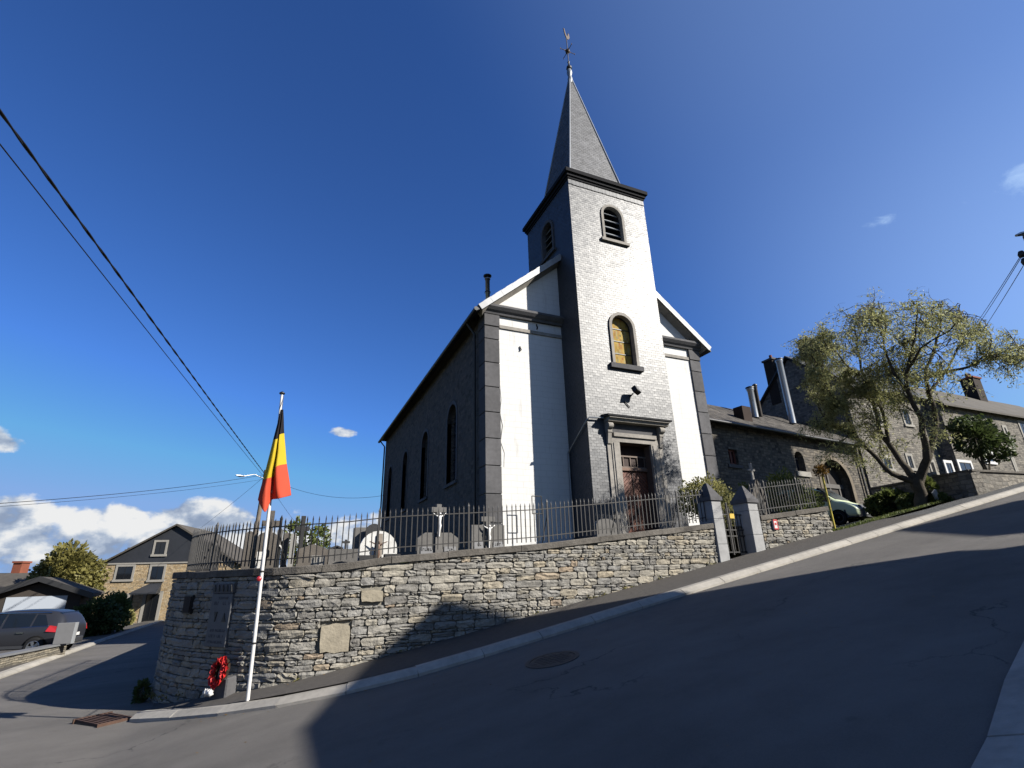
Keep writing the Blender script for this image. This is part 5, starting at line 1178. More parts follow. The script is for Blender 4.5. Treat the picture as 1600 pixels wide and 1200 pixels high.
# low wall with slate coping and a flat grey post
lw0 = far(0, 1040, 24.0); lw1 = far(106, 1003, 27.6)
t = thing('garden_wall', 'low dry stone garden wall with flat grey coping in front of the car', 'wall', (lw1.x, lw1.y, G(lw1.x, lw1.y)), world=True)
d = (lw1-lw0); d.z = 0; d.normalize(); nn = Vector((d.y, -d.x, 0)); A0 = lw0-d*8
def gz(p): return G(p.x, p.y)+.08
b = MB()
for off_, m_ in ((0, 0),):
    vs = []
    for p in (A0, Vector((lw1.x, lw1.y, 0))):
        z = gz(p); vs += [(p.x, p.y, z-.2), (p.x, p.y, z+.32), (p.x-nn.x*.3, p.y-nn.y*.3, z+.32), (p.x-nn.x*.3, p.y-nn.y*.3, z-.2)]
    b.add(vs, [(i, (i+1) % 4, 4+(i+1) % 4, 4+i) for i in range(4)]+[(3, 2, 1, 0), (4, 5, 6, 7)])
b.build('wall_body', LOWWALL, t)
vs = []
for p in (A0, Vector((lw1.x, lw1.y, 0))+d*.04):
    z = gz(p)+.323
    for o_, h in ((.06, 0), (.06, .06), (-.36, .06), (-.36, 0)): vs.append((p.x+nn.x*o_, p.y+nn.y*o_, z+h))
b = MB(); b.add(vs, [(i, (i+1) % 4, 4+(i+1) % 4, 4+i) for i in range(4)]+[(3, 2, 1, 0), (4, 5, 6, 7)]); b.build('coping', mat('slate_coping', (.20, .205, .215), .7, .3, vary=.2), t)
pp_ = far(101, 990, 27.0); z0 = gz(pp_)+.38; t = thing('letter_post', 'flat grey stone slab post on the end of the low garden wall', 'post', (pp_.x, pp_.y, z0))
b = MB(); b.box(-.27, .27, -.08, .08, 0, .72); bevel(b.build('slab', mat('post_grey', (.17, .17, .175), .7, .3, vary=.15), t), .012); b = MB(); b.box(.271, .34, -.08, .08, .0, .72); b.build('side_face', mat('post_side', (.33, .34, .35), .7, .3), t)

def hitplane(x, y, p0, n_): d = ray(x, y); return d*(p0.dot(n_)/d.dot(n_))
def win(t, M, u0, u1, z0, z1, name='window', fr=FRAME, gl=GLASS, sill=True, fw=.13, y=0, mull=1):
    """window on a facade frame M (x along, y inwards): surround, recessed glass, sill"""
    w = link(name, None, t); w.matrix_basis = M
    b = MB()
    for a in ((u0-fw, u0, z0-fw*.2, z1+fw), (u1, u1+fw, z0-fw*.2, z1+fw), (u0, u1, z1, z1+fw)): b.box(a[0], a[1], y-.05, y+.02, a[2], a[3])
    b.build('frame', fr, w); b = MB(); b.box(u0, u1, y-.012, y+.02, z0, z1); b.build('pane', gl, w)
    if sill: b = MB(); b.box(u0-fw-.05, u1+fw+.05, y-.10, y+.02, z0-fw*1.1, z0-.002); b.build('sill', fr, w)
    if mull:
        b = MB(); xc = (u0+u1)/2; b.box(xc-.02, xc+.02, y-.03, y-.013, z0, z1); b.box(u0, u0+.05, y-.03, y-.013, z0, z1); b.box(u1-.05, u1, y-.03, y-.013, z0, z1); b.box(u0+.052, u1-.052, y-.029, y-.013, z1-.05, z1); b.build('sash', BLACKFRAME, w)
    return w
def frame_mat(p, ex):
    ex = ex.normalized(); ey = Vector((-ex.y, ex.x, 0)); return Matrix(((ex.x, ey.x, 0, p.x), (ex.y, ey.y, 0, p.y), (0, 0, 1, 0), (0, 0, 0, 1)))
# yellow sandstone house
HD = 60; p0 = far(151, 930, HD); p0.z = 0; ex = Vector((.975, -.22, 0)).normalized(); nrm = Vector((ex.y, -ex.x, 0)); M = frame_mat(p0, ex)
def hp(x, y): q = hitplane(x, y, p0, nrm); return (q-p0).dot(ex), q.z
wd = hp(366, 882)[0]; ez = hp(152, 881)[1]; az_ = hp(257, 822)[1]; zb = -3.6; dp = 9.5
t = thing('stone_house', 'yellow sandstone house with slate hung gable and porch down the street', 'house', (p0.x, p0.y, -3.2)); t.matrix_basis = M
b = MB(); b.box(0, wd, 0, dp, zb, ez); b.build('wall', HOUSEWALL, t)
b = MB(); b.prism([(-.12, ez), (wd+.12, ez), (wd/2, az_)], 'y', -.06, .3); b.build('gable_slates', DARKSLATE, t)
b = MB()
for s_ in (0, 1):
    xe = -.45 if s_ == 0 else wd+.45; zz_ = ez-(az_-ez)*.45/(wd/2)
    vs = [(xe, -.35, zz_), (wd/2, -.35, az_+.02), (wd/2, dp+.3, az_+.02), (xe, dp+.3, zz_)]; b.add(vs+[(x, y, z+.16) for x, y, z in vs], [(3, 2, 1, 0), (4, 5, 6, 7), (0, 1, 5, 4), (2, 3, 7, 6), (3, 0, 4, 7)])
rf = b.build('roof', mat('weathered_roof', (.11, .098, .082), .85, .2, vary=.35, nscale=3, bump=.3, bscale=8), t)
b = MB(); b.box(-.15, wd+.15, -.075, -.061, ez-.09, ez+.03); b.build('band', FRAME, t)
b = MB(); c0 = hp(180, 870); b.box(c0[0]-.55, c0[0]+.55, 2.5, 3.3, ez-.2, hp(180, 856)[1]); b.box(c0[0]-.45, c0[0]-.15, 2.7, 3.1, hp(180, 856)[1], hp(180, 853)[1]); b.box(c0[0]+.1, c0[0]+.4, 2.7, 3.1, hp(180, 856)[1], hp(180, 853)[1]); b.build('chimney', BLUESTONE, rf)
for xa, ya, xb, yb in ((185, 885.5, 204.5, 905), (238, 885, 253, 905.5), (179, 931, 196, 948), (245, 847, 257, 866)):
    a, c = hp(xa, ya), hp(xb, yb); win(t, Matrix.Identity(4), a[0], c[0], c[1], a[1], y=-.065 if ya < 870 else -.005, fw=.17)
a, c = hp(229.5, 929), hp(243, 964); win(t, Matrix.Identity(4), a[0], c[0], -3.1, a[1], 'front_door', sill=False, fw=.25)
b = MB(); a = hp(215, 926); c = hp(256, 926); z1 = hp(230, 912)[1]; b.add([(a[0], -1.5, a[1]), (c[0], -1.5, a[1]), (c[0]-.3, -.01, z1), (a[0]+.8, -.01, z1), (a[0], -1.5, a[1]-.12), (c[0], -1.5, a[1]-.12), (c[0]-.3, -.01, a[1]-.05), (a[0]+.8, -.01, a[1]-.05)], [(0, 1, 2, 3), (4, 7, 6, 5), (0, 4, 5, 1), (3, 7, 4, 0), (1, 5, 6, 2)]); b.build('porch_roof', DARKSLATE, t)
b = MB(); q = hp(206, 940); b.tube([(q[0], -.1, a[1]), (q[0], -.1, zb)], .05, 6); b.build('downpipe', BLACK, t)
# garage with white door
p1_ = far(-60, 930, 41); p1_.z = 0; exg = Vector((.98, .16, 0)).normalized(); ng = Vector((exg.y, -exg.x, 0)); Mg = frame_mat(p1_, exg)
def hg(x, y): q = hitplane(x, y, p1_, ng); return (q-p1_).dot(exg), q.z
t = thing('garage', 'dark timber garage with a low gable and white door behind the car', 'garage'); t.matrix_basis = Mg
xr, ze = hg(128, 927); xm, za_ = hg(64, 907); xl = 2*xm-xr; b = MB(); b.prism([(xl, -4), (xr, -4), (xr, ze), (xm, za_-.15), (xl, ze)], 'y', 0, 6.5); b.build('wall', DARKWOOD, t)
b = MB(); a = hg(10, 934); c = hg(100, 955); b.box(a[0], c[0], -.05, .02, -3.4, hg(55, 932)[1]); b.build('door', mat('garage_white', (.42, .46, .52), .5, .4), t)
b = MB(); ov_ = .55
for s_ in (-1, 1):
    xe = xm+s_*(xr-xm+ov_); zz_ = ze-(za_-ze)/(xr-xm)*ov_; vs = [(xe, -.5, zz_), (xm, -.5, za_), (xm, 6.8, za_), (xe, 6.8, zz_)]; b.add(vs+[(x, y, z+.2) for x, y, z in vs], [(3, 2, 1, 0), (4, 5, 6, 7), (0, 1, 5, 4), (2, 3, 7, 6), (3, 0, 4, 7)])
b.build('roof', MATS['weathered_roof'], t); b = MB()
for s_ in (-1, 1):
    xe = xm+s_*(xr-xm+ov_); zz_ = ze-(za_-ze)/(xr-xm)*ov_; b.add([(xe, -.53, zz_-.08), (xm, -.53, za_-.06), (xm, -.53, za_+.22), (xe, -.53, zz_+.22), (xe, -.501, zz_-.08), (xm, -.501, za_-.06), (xm, -.501, za_+.22), (xe, -.501, zz_+.22)], [(0, 1, 2, 3), (4, 7, 6, 5), (0, 4, 5, 1), (2, 6, 7, 3)])
b.build('bargeboard', BLACKFRAME, t)
# roof of a lower house beyond with a brick chimney
p2_ = far(-40, 920, 52); p2_.z = 0; M2 = frame_mat(p2_, Vector((.96, -.28, 0)))
t = thing('roofed_house', 'old tiled house roof with a red brick chimney at the left edge', 'house'); t.matrix_basis = M2
n2_ = Vector((-.28, -.96, 0)).normalized(); e2 = Vector((.96, -.28, 0)).normalized()
def h2(x, y): q = hitplane(x, y, p2_, n2_); return (q-p2_).dot(e2), q.z
a = h2(43, 915); c = h2(24, 894); b = MB(); b.box(-4, a[0], 0, 6, -4, a[1]-.3); b.build('wall', GREYHOUSE, t)
b = MB(); vs = [(-6, -.6, a[1]-.5), (a[0]+.5, -.6, a[1]-.5), (c[0], 3, c[1]), (-6, 3, c[1]), (c[0], 4.4, c[1]), (-6, 4.4, c[1]), (a[0]+.5, 7, a[1]-.5), (-6, 7, a[1]-.5)]; b.add(vs, [(0, 1, 2, 3), (3, 2, 4, 5), (5, 4, 6, 7), (1, 6, 4, 2), (0, 7, 6, 1)]); b.build('roof', MATS['weathered_roof'], t)
q = M2.inverted() @ far(30, 895, 55.5); q1 = far(30, 880, 55.5).z; b = MB(); b.box(q.x-.30, q.x+.30, q.y-.4, q.y+.4, q.z-2, q1); ck = b.build('chimney', REDBRICK, t); b = MB(); b.box(q.x-.36, q.x+.36, q.y-.48, q.y+.48, q1+.002, q1+.14); b.build('cap', REDBRICK, ck)
def tree_blobs(name, label, px, H, n, size, m, seed, group=None):
    blobs = []
    for x, y, r_, ry in px: p = far(x, y, H); blobs.append((p.x, p.y, p.z, r_, r_, ry))
    return shrub(name, label, 'tree', blobs, n, size, m, seed, group, base=G(blobs[0][0], blobs[0][1]) if False else -3.4, stems=5)
tree_blobs('garden_tree', 'round yellowing tree between the garage and the sandstone house', [(102, 900, 1.6, 2.4), (80, 905, 1.3, 1.5), (128, 905, 1.4, 1.7), (95, 888, .9, 1.4), (112, 886, .8, 1.3), (140, 915, .9, 1.2), (68, 918, 1.0, 1.0)], 49, 9000, .26, LEAF_OLIVE, 21)
tree_blobs('hedge_shrub', 'dark green hedge shrub at the corner of the driveway', [(145, 967, 1.2, .95), (128, 972, .9, .75), (165, 966, .8, .95)], 40, 4500, .2, LEAF_DARK, 22)
tree_blobs('hedge_shrub', 'yellow green clipped shrub in front of the sandstone house', [(182, 950, .75, .9), (170, 945, .6, .7), (180, 968, .7, .8)], 42, 3000, .18, LEAF_MID, 23)
tree_blobs('garden_plant', 'small leafy plant by the door of the sandstone house', [(200, 968, .5, .7)], 54, 700, .2, LEAF_YEL, 24)
# utility pole down the street with lamp and cables
UP = Vector((-1.9, 44.2, 0)); utop = far(408, 742, 44.2).z+.4
t = thing('utility_pole', 'weathered concrete utility pole with street lamp behind the flag', 'pole', (UP.x, UP.y, G(-2, 44)), world=True)
b = MB(); b.tube([(UP.x-.15, UP.y, -3.2), (UP.x, UP.y, utop)], [.22, .13], 8); b.build('pole', mat('pole_concrete', (.20, .17, .14), .9, .2, vary=.2), t)
b = MB(); e_ = far(380, 744, 43.5); a_ = Vector((UP.x, UP.y, utop-.7)); b.tube([a_, a_.lerp(e_, .5)+Vector((0, 0, .25)), e_], .04, 6); b.build('lamp_arm', STEEL, t)
b = MB(); dd = (e_-a_).normalized(); b.tube([e_-dd*.1, e_+dd*.25, e_+dd*.55], [.05, .10, .05], 8); b.build('lamp_head', STEEL, t)
b = MB(); b.box(UP.x-.18, UP.x+.18, UP.y-.45, UP.y-.2, .6, 2.2); b.build('junction_box', BLACK, t)
def cable(label, A, B, sag, r, n=24, twist=0):
    A, B = Vector(A), Vector(B); pts = [A.lerp(B, i/n)-Vector((0, 0, sag*4*(i/n)*(1-i/n))) for i in range(n+1)]
    if twist:
        b = MB()
        for k in range(2):
            P = []
            for i in range(n*twist+1):
                f = i/(n*twist); p = A.lerp(B, f)-Vector((0, 0, sag*4*f*(1-f))); a = i*.8+k*math.pi; P.append(p+Vector((math.cos(a), math.sin(a)*.5, math.sin(a)))*r*.8)
            b.tube(P, r, 5)
    else: b = MB(); b.tube(pts, r, 5)
    return b.build('overhead_cable', BLACK, label=label, cat='cable')
ut = Vector((UP.x, UP.y, utop-.35))
E1 = ray(0, 172); E1 = E1*(7.6/E1.z); E2 = ray(0, 219); E2 = E2*(6.7/E2.z)
ex1 = E1+(E1-ut).normalized()*5; ex2 = E2+(E2-ut).normalized()*5
cable('thick twisted overhead cable running up to the top left corner', ut, ex1, .05, .019, 30, 6); cable('thinner overhead cable just below the thick twisted one', ut-Vector((.1, 0, .15)), ex2, .05, .012, 30)
t = thing('utility_pole', 'utility pole beyond the left edge carrying the twisted cable', 'pole', (ex1.x, ex1.y, S(ex1.x)), world=True); b = MB(); b.tube([(ex1.x, ex1.y, S(ex1.x)-.3), (ex1.x, ex1.y, ex1.z+.4)], [.18, .12], 8); b.build('pole', MATS['pole_concrete'], t)
e = far(0, 777, 30); cable('upper thin wire crossing the clouds at the left', ut, e+(e-ut).normalized()*6, .35, .014); e = far(0, 780, 30); cable('lower thin wire crossing the clouds at the left', ut-Vector((0, 0, .35)), e+(e-ut).normalized()*6, .30, .009)
cable('thin wire from the pole to the church wall', ut-Vector((0, 0, .15)), (FX0-.05, 40.6, onX(599, 775, FX0).z), .75, .012)
e = far(290, 842, 70); cable('thin wire descending left behind the railing', ut-Vector((0, 0, .1)), e, .15, .012)
e = far(470, 826, 62); cable('thin wire descending right behind the flag', ut-Vector((0, 0, .2)), e, .2, .013)

# ================================================================== right of the church
# old stone barn
bp0 = Vector((18.62, 18.95, 0)); be = Vector((.995, .10, 0)).normalized(); bn = Vector((be.y, -be.x, 0)); MBm = frame_mat(bp0, be)
def hb(x, y): q = hitplane(x, y, bp0, bn); return (q-bp0).dot(be), q.z
BL = 14.1; BE = 7.2; t = thing('stone_barn', 'long dark stone barn with slate roof and arched door beside the church', 'barn', (bp0.x, bp0.y, 1)); t.matrix_basis = MBm
da, dc = hb(1294, 790), hb(1341, 724); dmx = (da[0]+hb(1338, 790)[0])/2; dw = hb(1338, 790)[0]-da[0]; wa, wc = hb(1238, 704), hb(1262, 738)
r_a, r_c = hb(1137, 701), hb(1157, 727)
holes = [arch(dmx, dw, 1.6, dc[1]), arch((wa[0]+wc[0])/2, abs(wc[0]-wa[0])*.85, wc[1], wa[1]), [(r_a[0], r_c[1]), (r_c[0]-.1, r_c[1]), (r_c[0]-.1, r_a[1]), (r_a[0], r_a[1])]]
b = MB(); wall_with_holes(b, 'y', 0, 0, BL, -.5, BE, holes, .55); b.box(0, BL, .6, 6.4, -.5, BE-.01); b.build('wall', BARNWALL, t)
b = MB(); b.prism([(-.0, BE), (6.4, BE), (3.2, 9.35)], 'x', .05, BL-.05); b.build('gable', BARNWALL, t)
b = MB()
for y0, y1, z0, z1 in ((-.45, 3.2, BE-.22, 9.45), (6.85, 3.2, BE-.22, 9.45)):
    vs = [(-.2, y0, z0), (BL+.1, y0, z0), (BL+.1, y1, z1), (-.2, y1, z1)]; b.add(vs+[(x, y, z-.1) for x, y, z in vs], [(0, 1, 2, 3), (7, 6, 5, 4), (0, 4, 5, 1), (1, 5, 6, 2), (3, 7, 4, 0)])
rf = b.build('roof', MATS['weathered_roof'], t)
sl_ = MB(); up = Vector((0, 3.65, 9.45-(BE-.22))); H = up.length; up /= H; rn = Vector((0, -up.z, up.y)); sg = lambda x: .10*noise.noise((x*.4, 0, 2))
s2_ = slates(lambda u, z: Vector((u, -.45, BE-.22))+up*z+rn*(.01+sg(u)*math.sin(math.pi*z/H)+.03), rn, -.2, BL+.1, 0, H, [], dz=.24, w=.30, seed=44); s2_.build('roof_slates', mat('barn_slate', (.085, .075, .064), .8, .25, vary=.4, island=.45, nscale=3), rf, kind='stuff')
b = MB(); b.tube([(0, -.52, BE-.26), (BL, -.52, BE-.30)], .08, 6); b.build('gutter', BLACK, t)
dz = link('arched_door', None, t); b = MB(); b.prism(arch(dmx, dw-.01, 1.6, dc[1]-.01), 'y', .50, .53); b.build('leaf', DARKWOOD, dz)
b = MB(); zt_ = dc[1]-dw*.52
for x in (-.33, .0, .33): b.box(dmx+x*dw-.06, dmx+x*dw+.06, .44, .499, 1.7, zt_ if abs(x) > .1 else dc[1]-.2)
b.box(dmx-dw*.47, dmx+dw*.47, .42, .495, zt_-.12, zt_+.12); b.box(dmx-dw*.47, dmx+dw*.47, .44, .497, 2.7, 2.9); b.build('rails', mat('grey_timber', (.16, .15, .14), .85, .2, vary=.2), dz)
b = MB(); ring(b, 'y', 0, arch(dmx, dw+.55, 1.6, dc[1]+.27), arch(dmx, dw, 1.6, dc[1]), -.04, .2); b.build('arch_stones', mat('arch_stone', (.22, .185, .14), .9, .15, vary=.4, nscale=5, bump=.5), t)
wi_ = link('arched_window', None, t); b = MB(); q = holes[1]; xw = (wa[0]+wc[0])/2; ww = abs(wc[0]-wa[0])*.85; b.prism(arch(xw, ww-.01, wc[1], wa[1]-.01), 'y', .40, .42); b.build('pane', GLASS2, wi_)
b = MB(); b.box(xw-ww*.7, xw+ww*.75, -.10, .1, wc[1]-.28, wc[1]-.005); b.build('sill', FRAME, wi_); b = MB(); b.box(xw-.03, xw+.03, .34, .395, wc[1], wa[1]-.05); b.box(xw-ww/2, xw+ww/2, .345, .394, wc[1]+.8, wc[1]+.86); b.build('sash', mat('grey_sash', (.25, .25, .25), .7, .3), wi_)
rw = link('red_window', None, t); b = MB(); b.box(r_a[0], r_c[0]-.1, .22, .24, r_c[1], r_a[1]); b.build('pane', GLASS2, rw); b = MB(); xc_ = (r_a[0]+r_c[0]-.1)/2
for u0, u1 in ((r_a[0], r_a[0]+.12), (xc_-.06, xc_+.06), (r_c[0]-.22, r_c[0]-.1)): b.box(u0, u1, .14, .215, r_c[1]+.1, r_a[1]-.1)
b.box(r_a[0], r_c[0]-.1, .14, .216, r_a[1]-.098, r_a[1]); b.box(r_a[0], r_c[0]-.1, .14, .216, r_c[1], r_c[1]+.098); b.build('frame', mat('red_window_wood', (.16, .045, .03), .7, .3), rw); b = MB(); b.box(r_a[0]-.2, r_c[0]+.1, -.08, .1, r_c[1]-.18, r_c[1]-.004); b.build('sill', BLUESTONE, rw)
b = MB(); x_, z_ = hb(1185, 668); b.box(x_-.36, x_+.36, .5, 1.1, 7.2, 8.55); b.build('chimney', mat('dark_brick', (.05, .034, .028), .9, .15, vary=.3), t)
MBi = MBm.inverted()
for px_, py0, py1, dist_, r2, m_, nme in ((1178, 638, 604, 33.4, .19, STEEL, 'twin'), (1186, 636, 600, 33.5, .11, DARKWOOD, 'twin'), (1236, 648, 560, 36.2, .20, STEEL, 'tall')):
    lo = far(px_, py0, dist_); hi_ = far(px_-(4 if nme == 'twin' else 18), py1, dist_); pb_ = MBi @ lo; h_ = hi_.z-lo.z
    b = MB(); b.lathe([(r2, -.6), (r2, h_-.3), (r2*1.2, h_-.22), (r2*1.2, h_-.12)], pb_, 12); fo = b.build('flue', m_, t); b = MB(); b.lathe([(r2*1.35, h_-.10), (r2*1.4, h_-.04), (0, h_+.06)], pb_, 12); b.build('cowl', BLACK, fo)
b = MB(); b.tube([(BL-.5, -.12, BE-.3), (BL-.5, -.12, 2)], .06, 6); b.build('downpipe', BLACK, t)
# tall grey house behind the willow
t = thing('tall_house', 'tall grey stone house with two big chimneys behind the willow', 'house', (37, 20.4, 3)); t.matrix_basis = Matrix.Translation((33, 20.4, 0))
HW, HDp, HE, HR = 8.4, 7, 11.4, 14.6
b = MB(); b.prism([(0, 1), (HDp, 1), (HDp, HE), (HDp/2, HR-.15), (0, HE)], 'x', 0, HW); b.build('wall', GREYHOUSE, t)
b = MB()
for y0 in (-.4, HDp+.4):
    z0 = HE-.4*(HR-HE)/(HDp/2); vs = [(-.25, y0, z0), (HW+.25, y0, z0), (HW+.25, HDp/2, HR), (-.25, HDp/2, HR)]; b.add(vs+[(x, y, z+.14) for x, y, z in vs], [(3, 2, 1, 0), (4, 5, 6, 7), (0, 1, 5, 4), (1, 2, 6, 5), (3, 0, 4, 7)])
rf = b.build('roof', DARKSLATE, t)
for x_, y_, w_, zt_ in ((.5, 5.15, .55, 15.0), (2.3, 3.2, .62, 16.1)):
    b = MB(); b.box(x_-w_, x_+w_, y_-.4, y_+.4, 11.5, zt_); c_ = b.build('chimney', mat('sooty_brick', (.045, .035, .03), .9, .15, vary=.3), rf); b = MB(); b.box(x_-w_-.08, x_+w_+.08, y_-.48, y_+.48, zt_+.002, zt_+.14); b.build('cap', BLUESTONE, c_); b = MB(); b.lathe([(.13, 0), (.11, .4)], (x_-.1, y_, zt_+.14), 10); b.build('pot', REDBRICK, c_)
hp0 = Vector((33, 20.4, 0))
def ht(x, y): q = hitplane(x, y, hp0, Vector((0, -1, 0))); return q.x-33, q.z
for xa, ya, xb, yb in ((1362, 637, 1378, 662), (1408, 640, 1424, 664), (1378, 715, 1394, 733), (1452, 722, 1462, 738), (1416, 712, 1428, 732)):
    a, c = ht(xa, ya), ht(xb, yb); win(t, Matrix.Identity(4), a[0], c[0], c[1], a[1], fw=.16)
# lower house at the right edge
rp0 = Vector((41.6, 19.6, 0)); t = thing('row_house', 'low grey stone row house with slate roof at the right edge', 'house', (48, 19.6, 5)); t.matrix_basis = Matrix.Translation(rp0)
def hr(x, y): q = hitplane(x, y, rp0, Vector((0, -1, 0))); return q.x-41.6, q.z
RE = hr(1560, 646)[1]; RL = 22; RD = 8; RR = RE+3.2
b = MB(); b.prism([(0, 2), (RD, 2), (RD, RE), (RD/2, RR-.1), (0, RE)], 'x', 0, RL); b.build('wall', GREYHOUSE, t)
b = MB()
for y0 in (-.4, RD+.4):
    z0 = RE-.25; vs = [(-.1, y0, z0), (RL, y0, z0), (RL, RD/2, RR), (-.1, RD/2, RR)]; b.add(vs+[(x, y, z+.14) for x, y, z in vs], [(3, 2, 1, 0), (4, 5, 6, 7), (0, 1, 5, 4), (1, 2, 6, 5), (3, 0, 4, 7)])
rf = b.build('roof', MATS['weathered_roof'], t); qc = far(1564, 640, 60)-rp0; x_ = qc.x; b = MB(); b.box(x_-.6, x_+.6, 3.2, 4.2, RR-1, RR+1.7); c_ = b.build('chimney', REDBRICK if False else MATS['sooty_brick'], rf); b = MB(); b.box(x_-.7, x_+.7, 3.1, 4.3, RR+1.702, RR+1.85); b.build('cap', REDBRICK, c_)
for k in (-.25, .2): b = MB(); b.lathe([(.14, 0), (.12, .45)], (x_+k, 3.7, RR+1.85), 10); b.build('pot', REDBRICK, c_)
for xa, ya, xb, yb, fr_ in ((1476, 723, 1490, 740, WHITEPAINT), (1497, 722, 1520, 738, WHITEPAINT), (1535, 703, 1553, 722, WHITEPAINT), (1567, 668, 1578, 690, FRAME), (1591, 660, 1612, 690, FRAME)):
    a, c = hr(xa, ya), hr(xb, yb); win(t, Matrix.Identity(4), a[0], c[0], c[1], a[1], fr=fr_, gl=GLASS2, fw=.18)
a, c = hr(1577, 706), hr(1590, 740); win(t, Matrix.Identity(4), a[0], c[0], c[1]-.3, a[1], 'front_door', gl=mat('blue_door', (.03, .045, .075), .5, .4), sill=False, fw=.2)
# terrace garden
def TT(x): return max(2.75, S(x)+.25)
tc = [(20.3, 9.3), (21.0, 13.0), (30, 13.6), (34.5, 20.2), (64, 19.4), (64, 9.6), (24, 9.35)]
t = thing('terrace_wall', 'stone terrace wall above the gravel verge on the right', 'wall', (19, 9.3, 1.7), world=True)
b = MB()
for (xa, ya), (xb, yb) in ((tc[1], tc[0]), (tc[2], tc[1]), (tc[3], tc[2]), (tc[0], tc[6]), (tc[6], tc[5])):
    dx, dy = xb-xa, yb-ya; l = math.hypot(dx, dy); ox, oy = -dy/l*.4, dx/l*.4
    vs = [(xa, ya, .3), (xb, yb, .3 if xb < 40 else 3), (xb, yb, TT(xb)), (xa, ya, TT(xa)), (xa+ox, ya+oy, .3), (xb+ox, yb+oy, .3), (xb+ox, yb+oy, TT(xb)), (xa+ox, ya+oy, TT(xa))]
    b.add(vs, [(0, 1, 2, 3), (4, 7, 6, 5), (3, 2, 6, 7), (0, 3, 7, 4), (1, 5, 6, 2)])
b.build('wall_body', GREYHOUSE, t)
b = MB()
for (xa, ya), (xb, yb) in ((tc[1], tc[0]), (tc[2], tc[1]), (tc[0], tc[6]), (tc[6], tc[5])):
    dx, dy = xb-xa, yb-ya; l = math.hypot(dx, dy); ox, oy = -dy/l, dx/l
    P = [(xa-ox*.06, ya-oy*.06), (xb-ox*.06, yb-oy*.06), (xb+ox*.46, yb+oy*.46), (xa+ox*.46, ya+oy*.46)]
    b.add([(x, y, TT(x)+.003) for x, y in P]+[(x, y, TT(x)+.07) for x, y in P], [(4, 5, 6, 7), (0, 1, 5, 4), (1, 2, 6, 5), (2, 3, 7, 6), (3, 0, 4, 7), (3, 2, 1, 0)])
b.build('coping', COPING, t)
b = MB(); b.add([(20.75, 9.72, TT(20)-.12), (24, 9.75, TT(24)-.12), (64, 9.95, TT(64)-.12), (64, 19.4, TT(64)-.12), (34.7, 19.6, TT(34)-.12), (30.2, 13.2, TT(30)-.12), (21.45, 12.6, TT(21)-.12)], [tuple(range(7))]); b.build('terrace_lawn', GRASS, kind='structure')
shrub('terrace_shrub', 'broad dark green shrub on the terrace before the row house', 'shrub', [(27.0, 11.8, 4.95, 1.0, .8, .75), (28.1, 11.7, 4.7, .8, .7, .7), (27.4, 11.9, 5.55, .75, .65, .55), (26.35, 11.9, 5.5, .45, .45, .45)], 4200, .19, LEAF_DARK, 31, base=3.6, aspect=2)
shrub('verge_shrub', 'low green shrub under the willow beside the van', 'shrub', [pb(1395, 785, 12.0, .75, .5, .5), pb(1425, 788, 11.2, .55, .4, .4), pb(1370, 790, 12.6, .5, .4, .38)], 5500, .12, LEAF_MID, 32)
shrub('verge_plant', 'broad leaved climber at the foot of the willow trunk', 'shrub', [(19.85, 10.4, 2.3, .3, .25, .5), (20.0, 10.2, 1.95, .35, .25, .25)], 1100, .14, LEAF_MID, 33)
rb_ = random.Random(3)
for k, (x, y, a) in enumerate(((1469, 785, .9), (1432, 778, .3), (1405, 776, .5))):
    p = onY(x, y, 10.2 if k == 0 else 11.9); b = MB(); b.box(-.45, .45, -.03, .03, -.10, .10); o = b.build('board', mat('pale_board', (.42, .43, .43), .7, .3, vary=.2), label=('pale plank leaning at the willow foot', 'pale board lying behind the willow trunk', 'pale board half hidden in the low shrub')[k], cat='plank'); o.location = p; o.rotation_euler = (.3, a, .2)
# van
fw_ = far(1316, 822, 29.6); hv = Vector((.22, -.975)).normalized(); side = Vector((hv.y, -hv.x))
vo = Vector((fw_.x, fw_.y))-hv*3.92-side*.8
vehicle('parked_van', 'pale green delivery van parked behind the end of the short wall', 'van', (vo.x, vo.y, G(fw_.x, fw_.y)+.02), hv, 'van', mat('green_van_paint', (.80, .90, .60), .35, .5))
# yellow marker post
p = onY(1291, 790, 14.6); t = thing('marker_post', 'slender yellow marker post with a rusty orange top near the van', 'post', (14.35, 10.9, .7), world=True); q0 = onY(1296, 790, 10.6); q1 = onY(1286, 742, 10.6)
b = MB(); b.tube([(q0.x, 10.6, G(q0.x, 10.6)-.1), (q0.x, 10.6, q1.z)], .03, 8); b.build('post', mat('post_yellow', (.62, .50, .06), .6, .3), t)
link('orange_top', raw_mesh('orange_top', leaf_faces(bush_points([(q0.x, 10.6, q1.z+.14, .24, .2, .2)], 420, 3, .1), .07, 3), 4, LEAF_AUT), t, kind='stuff')

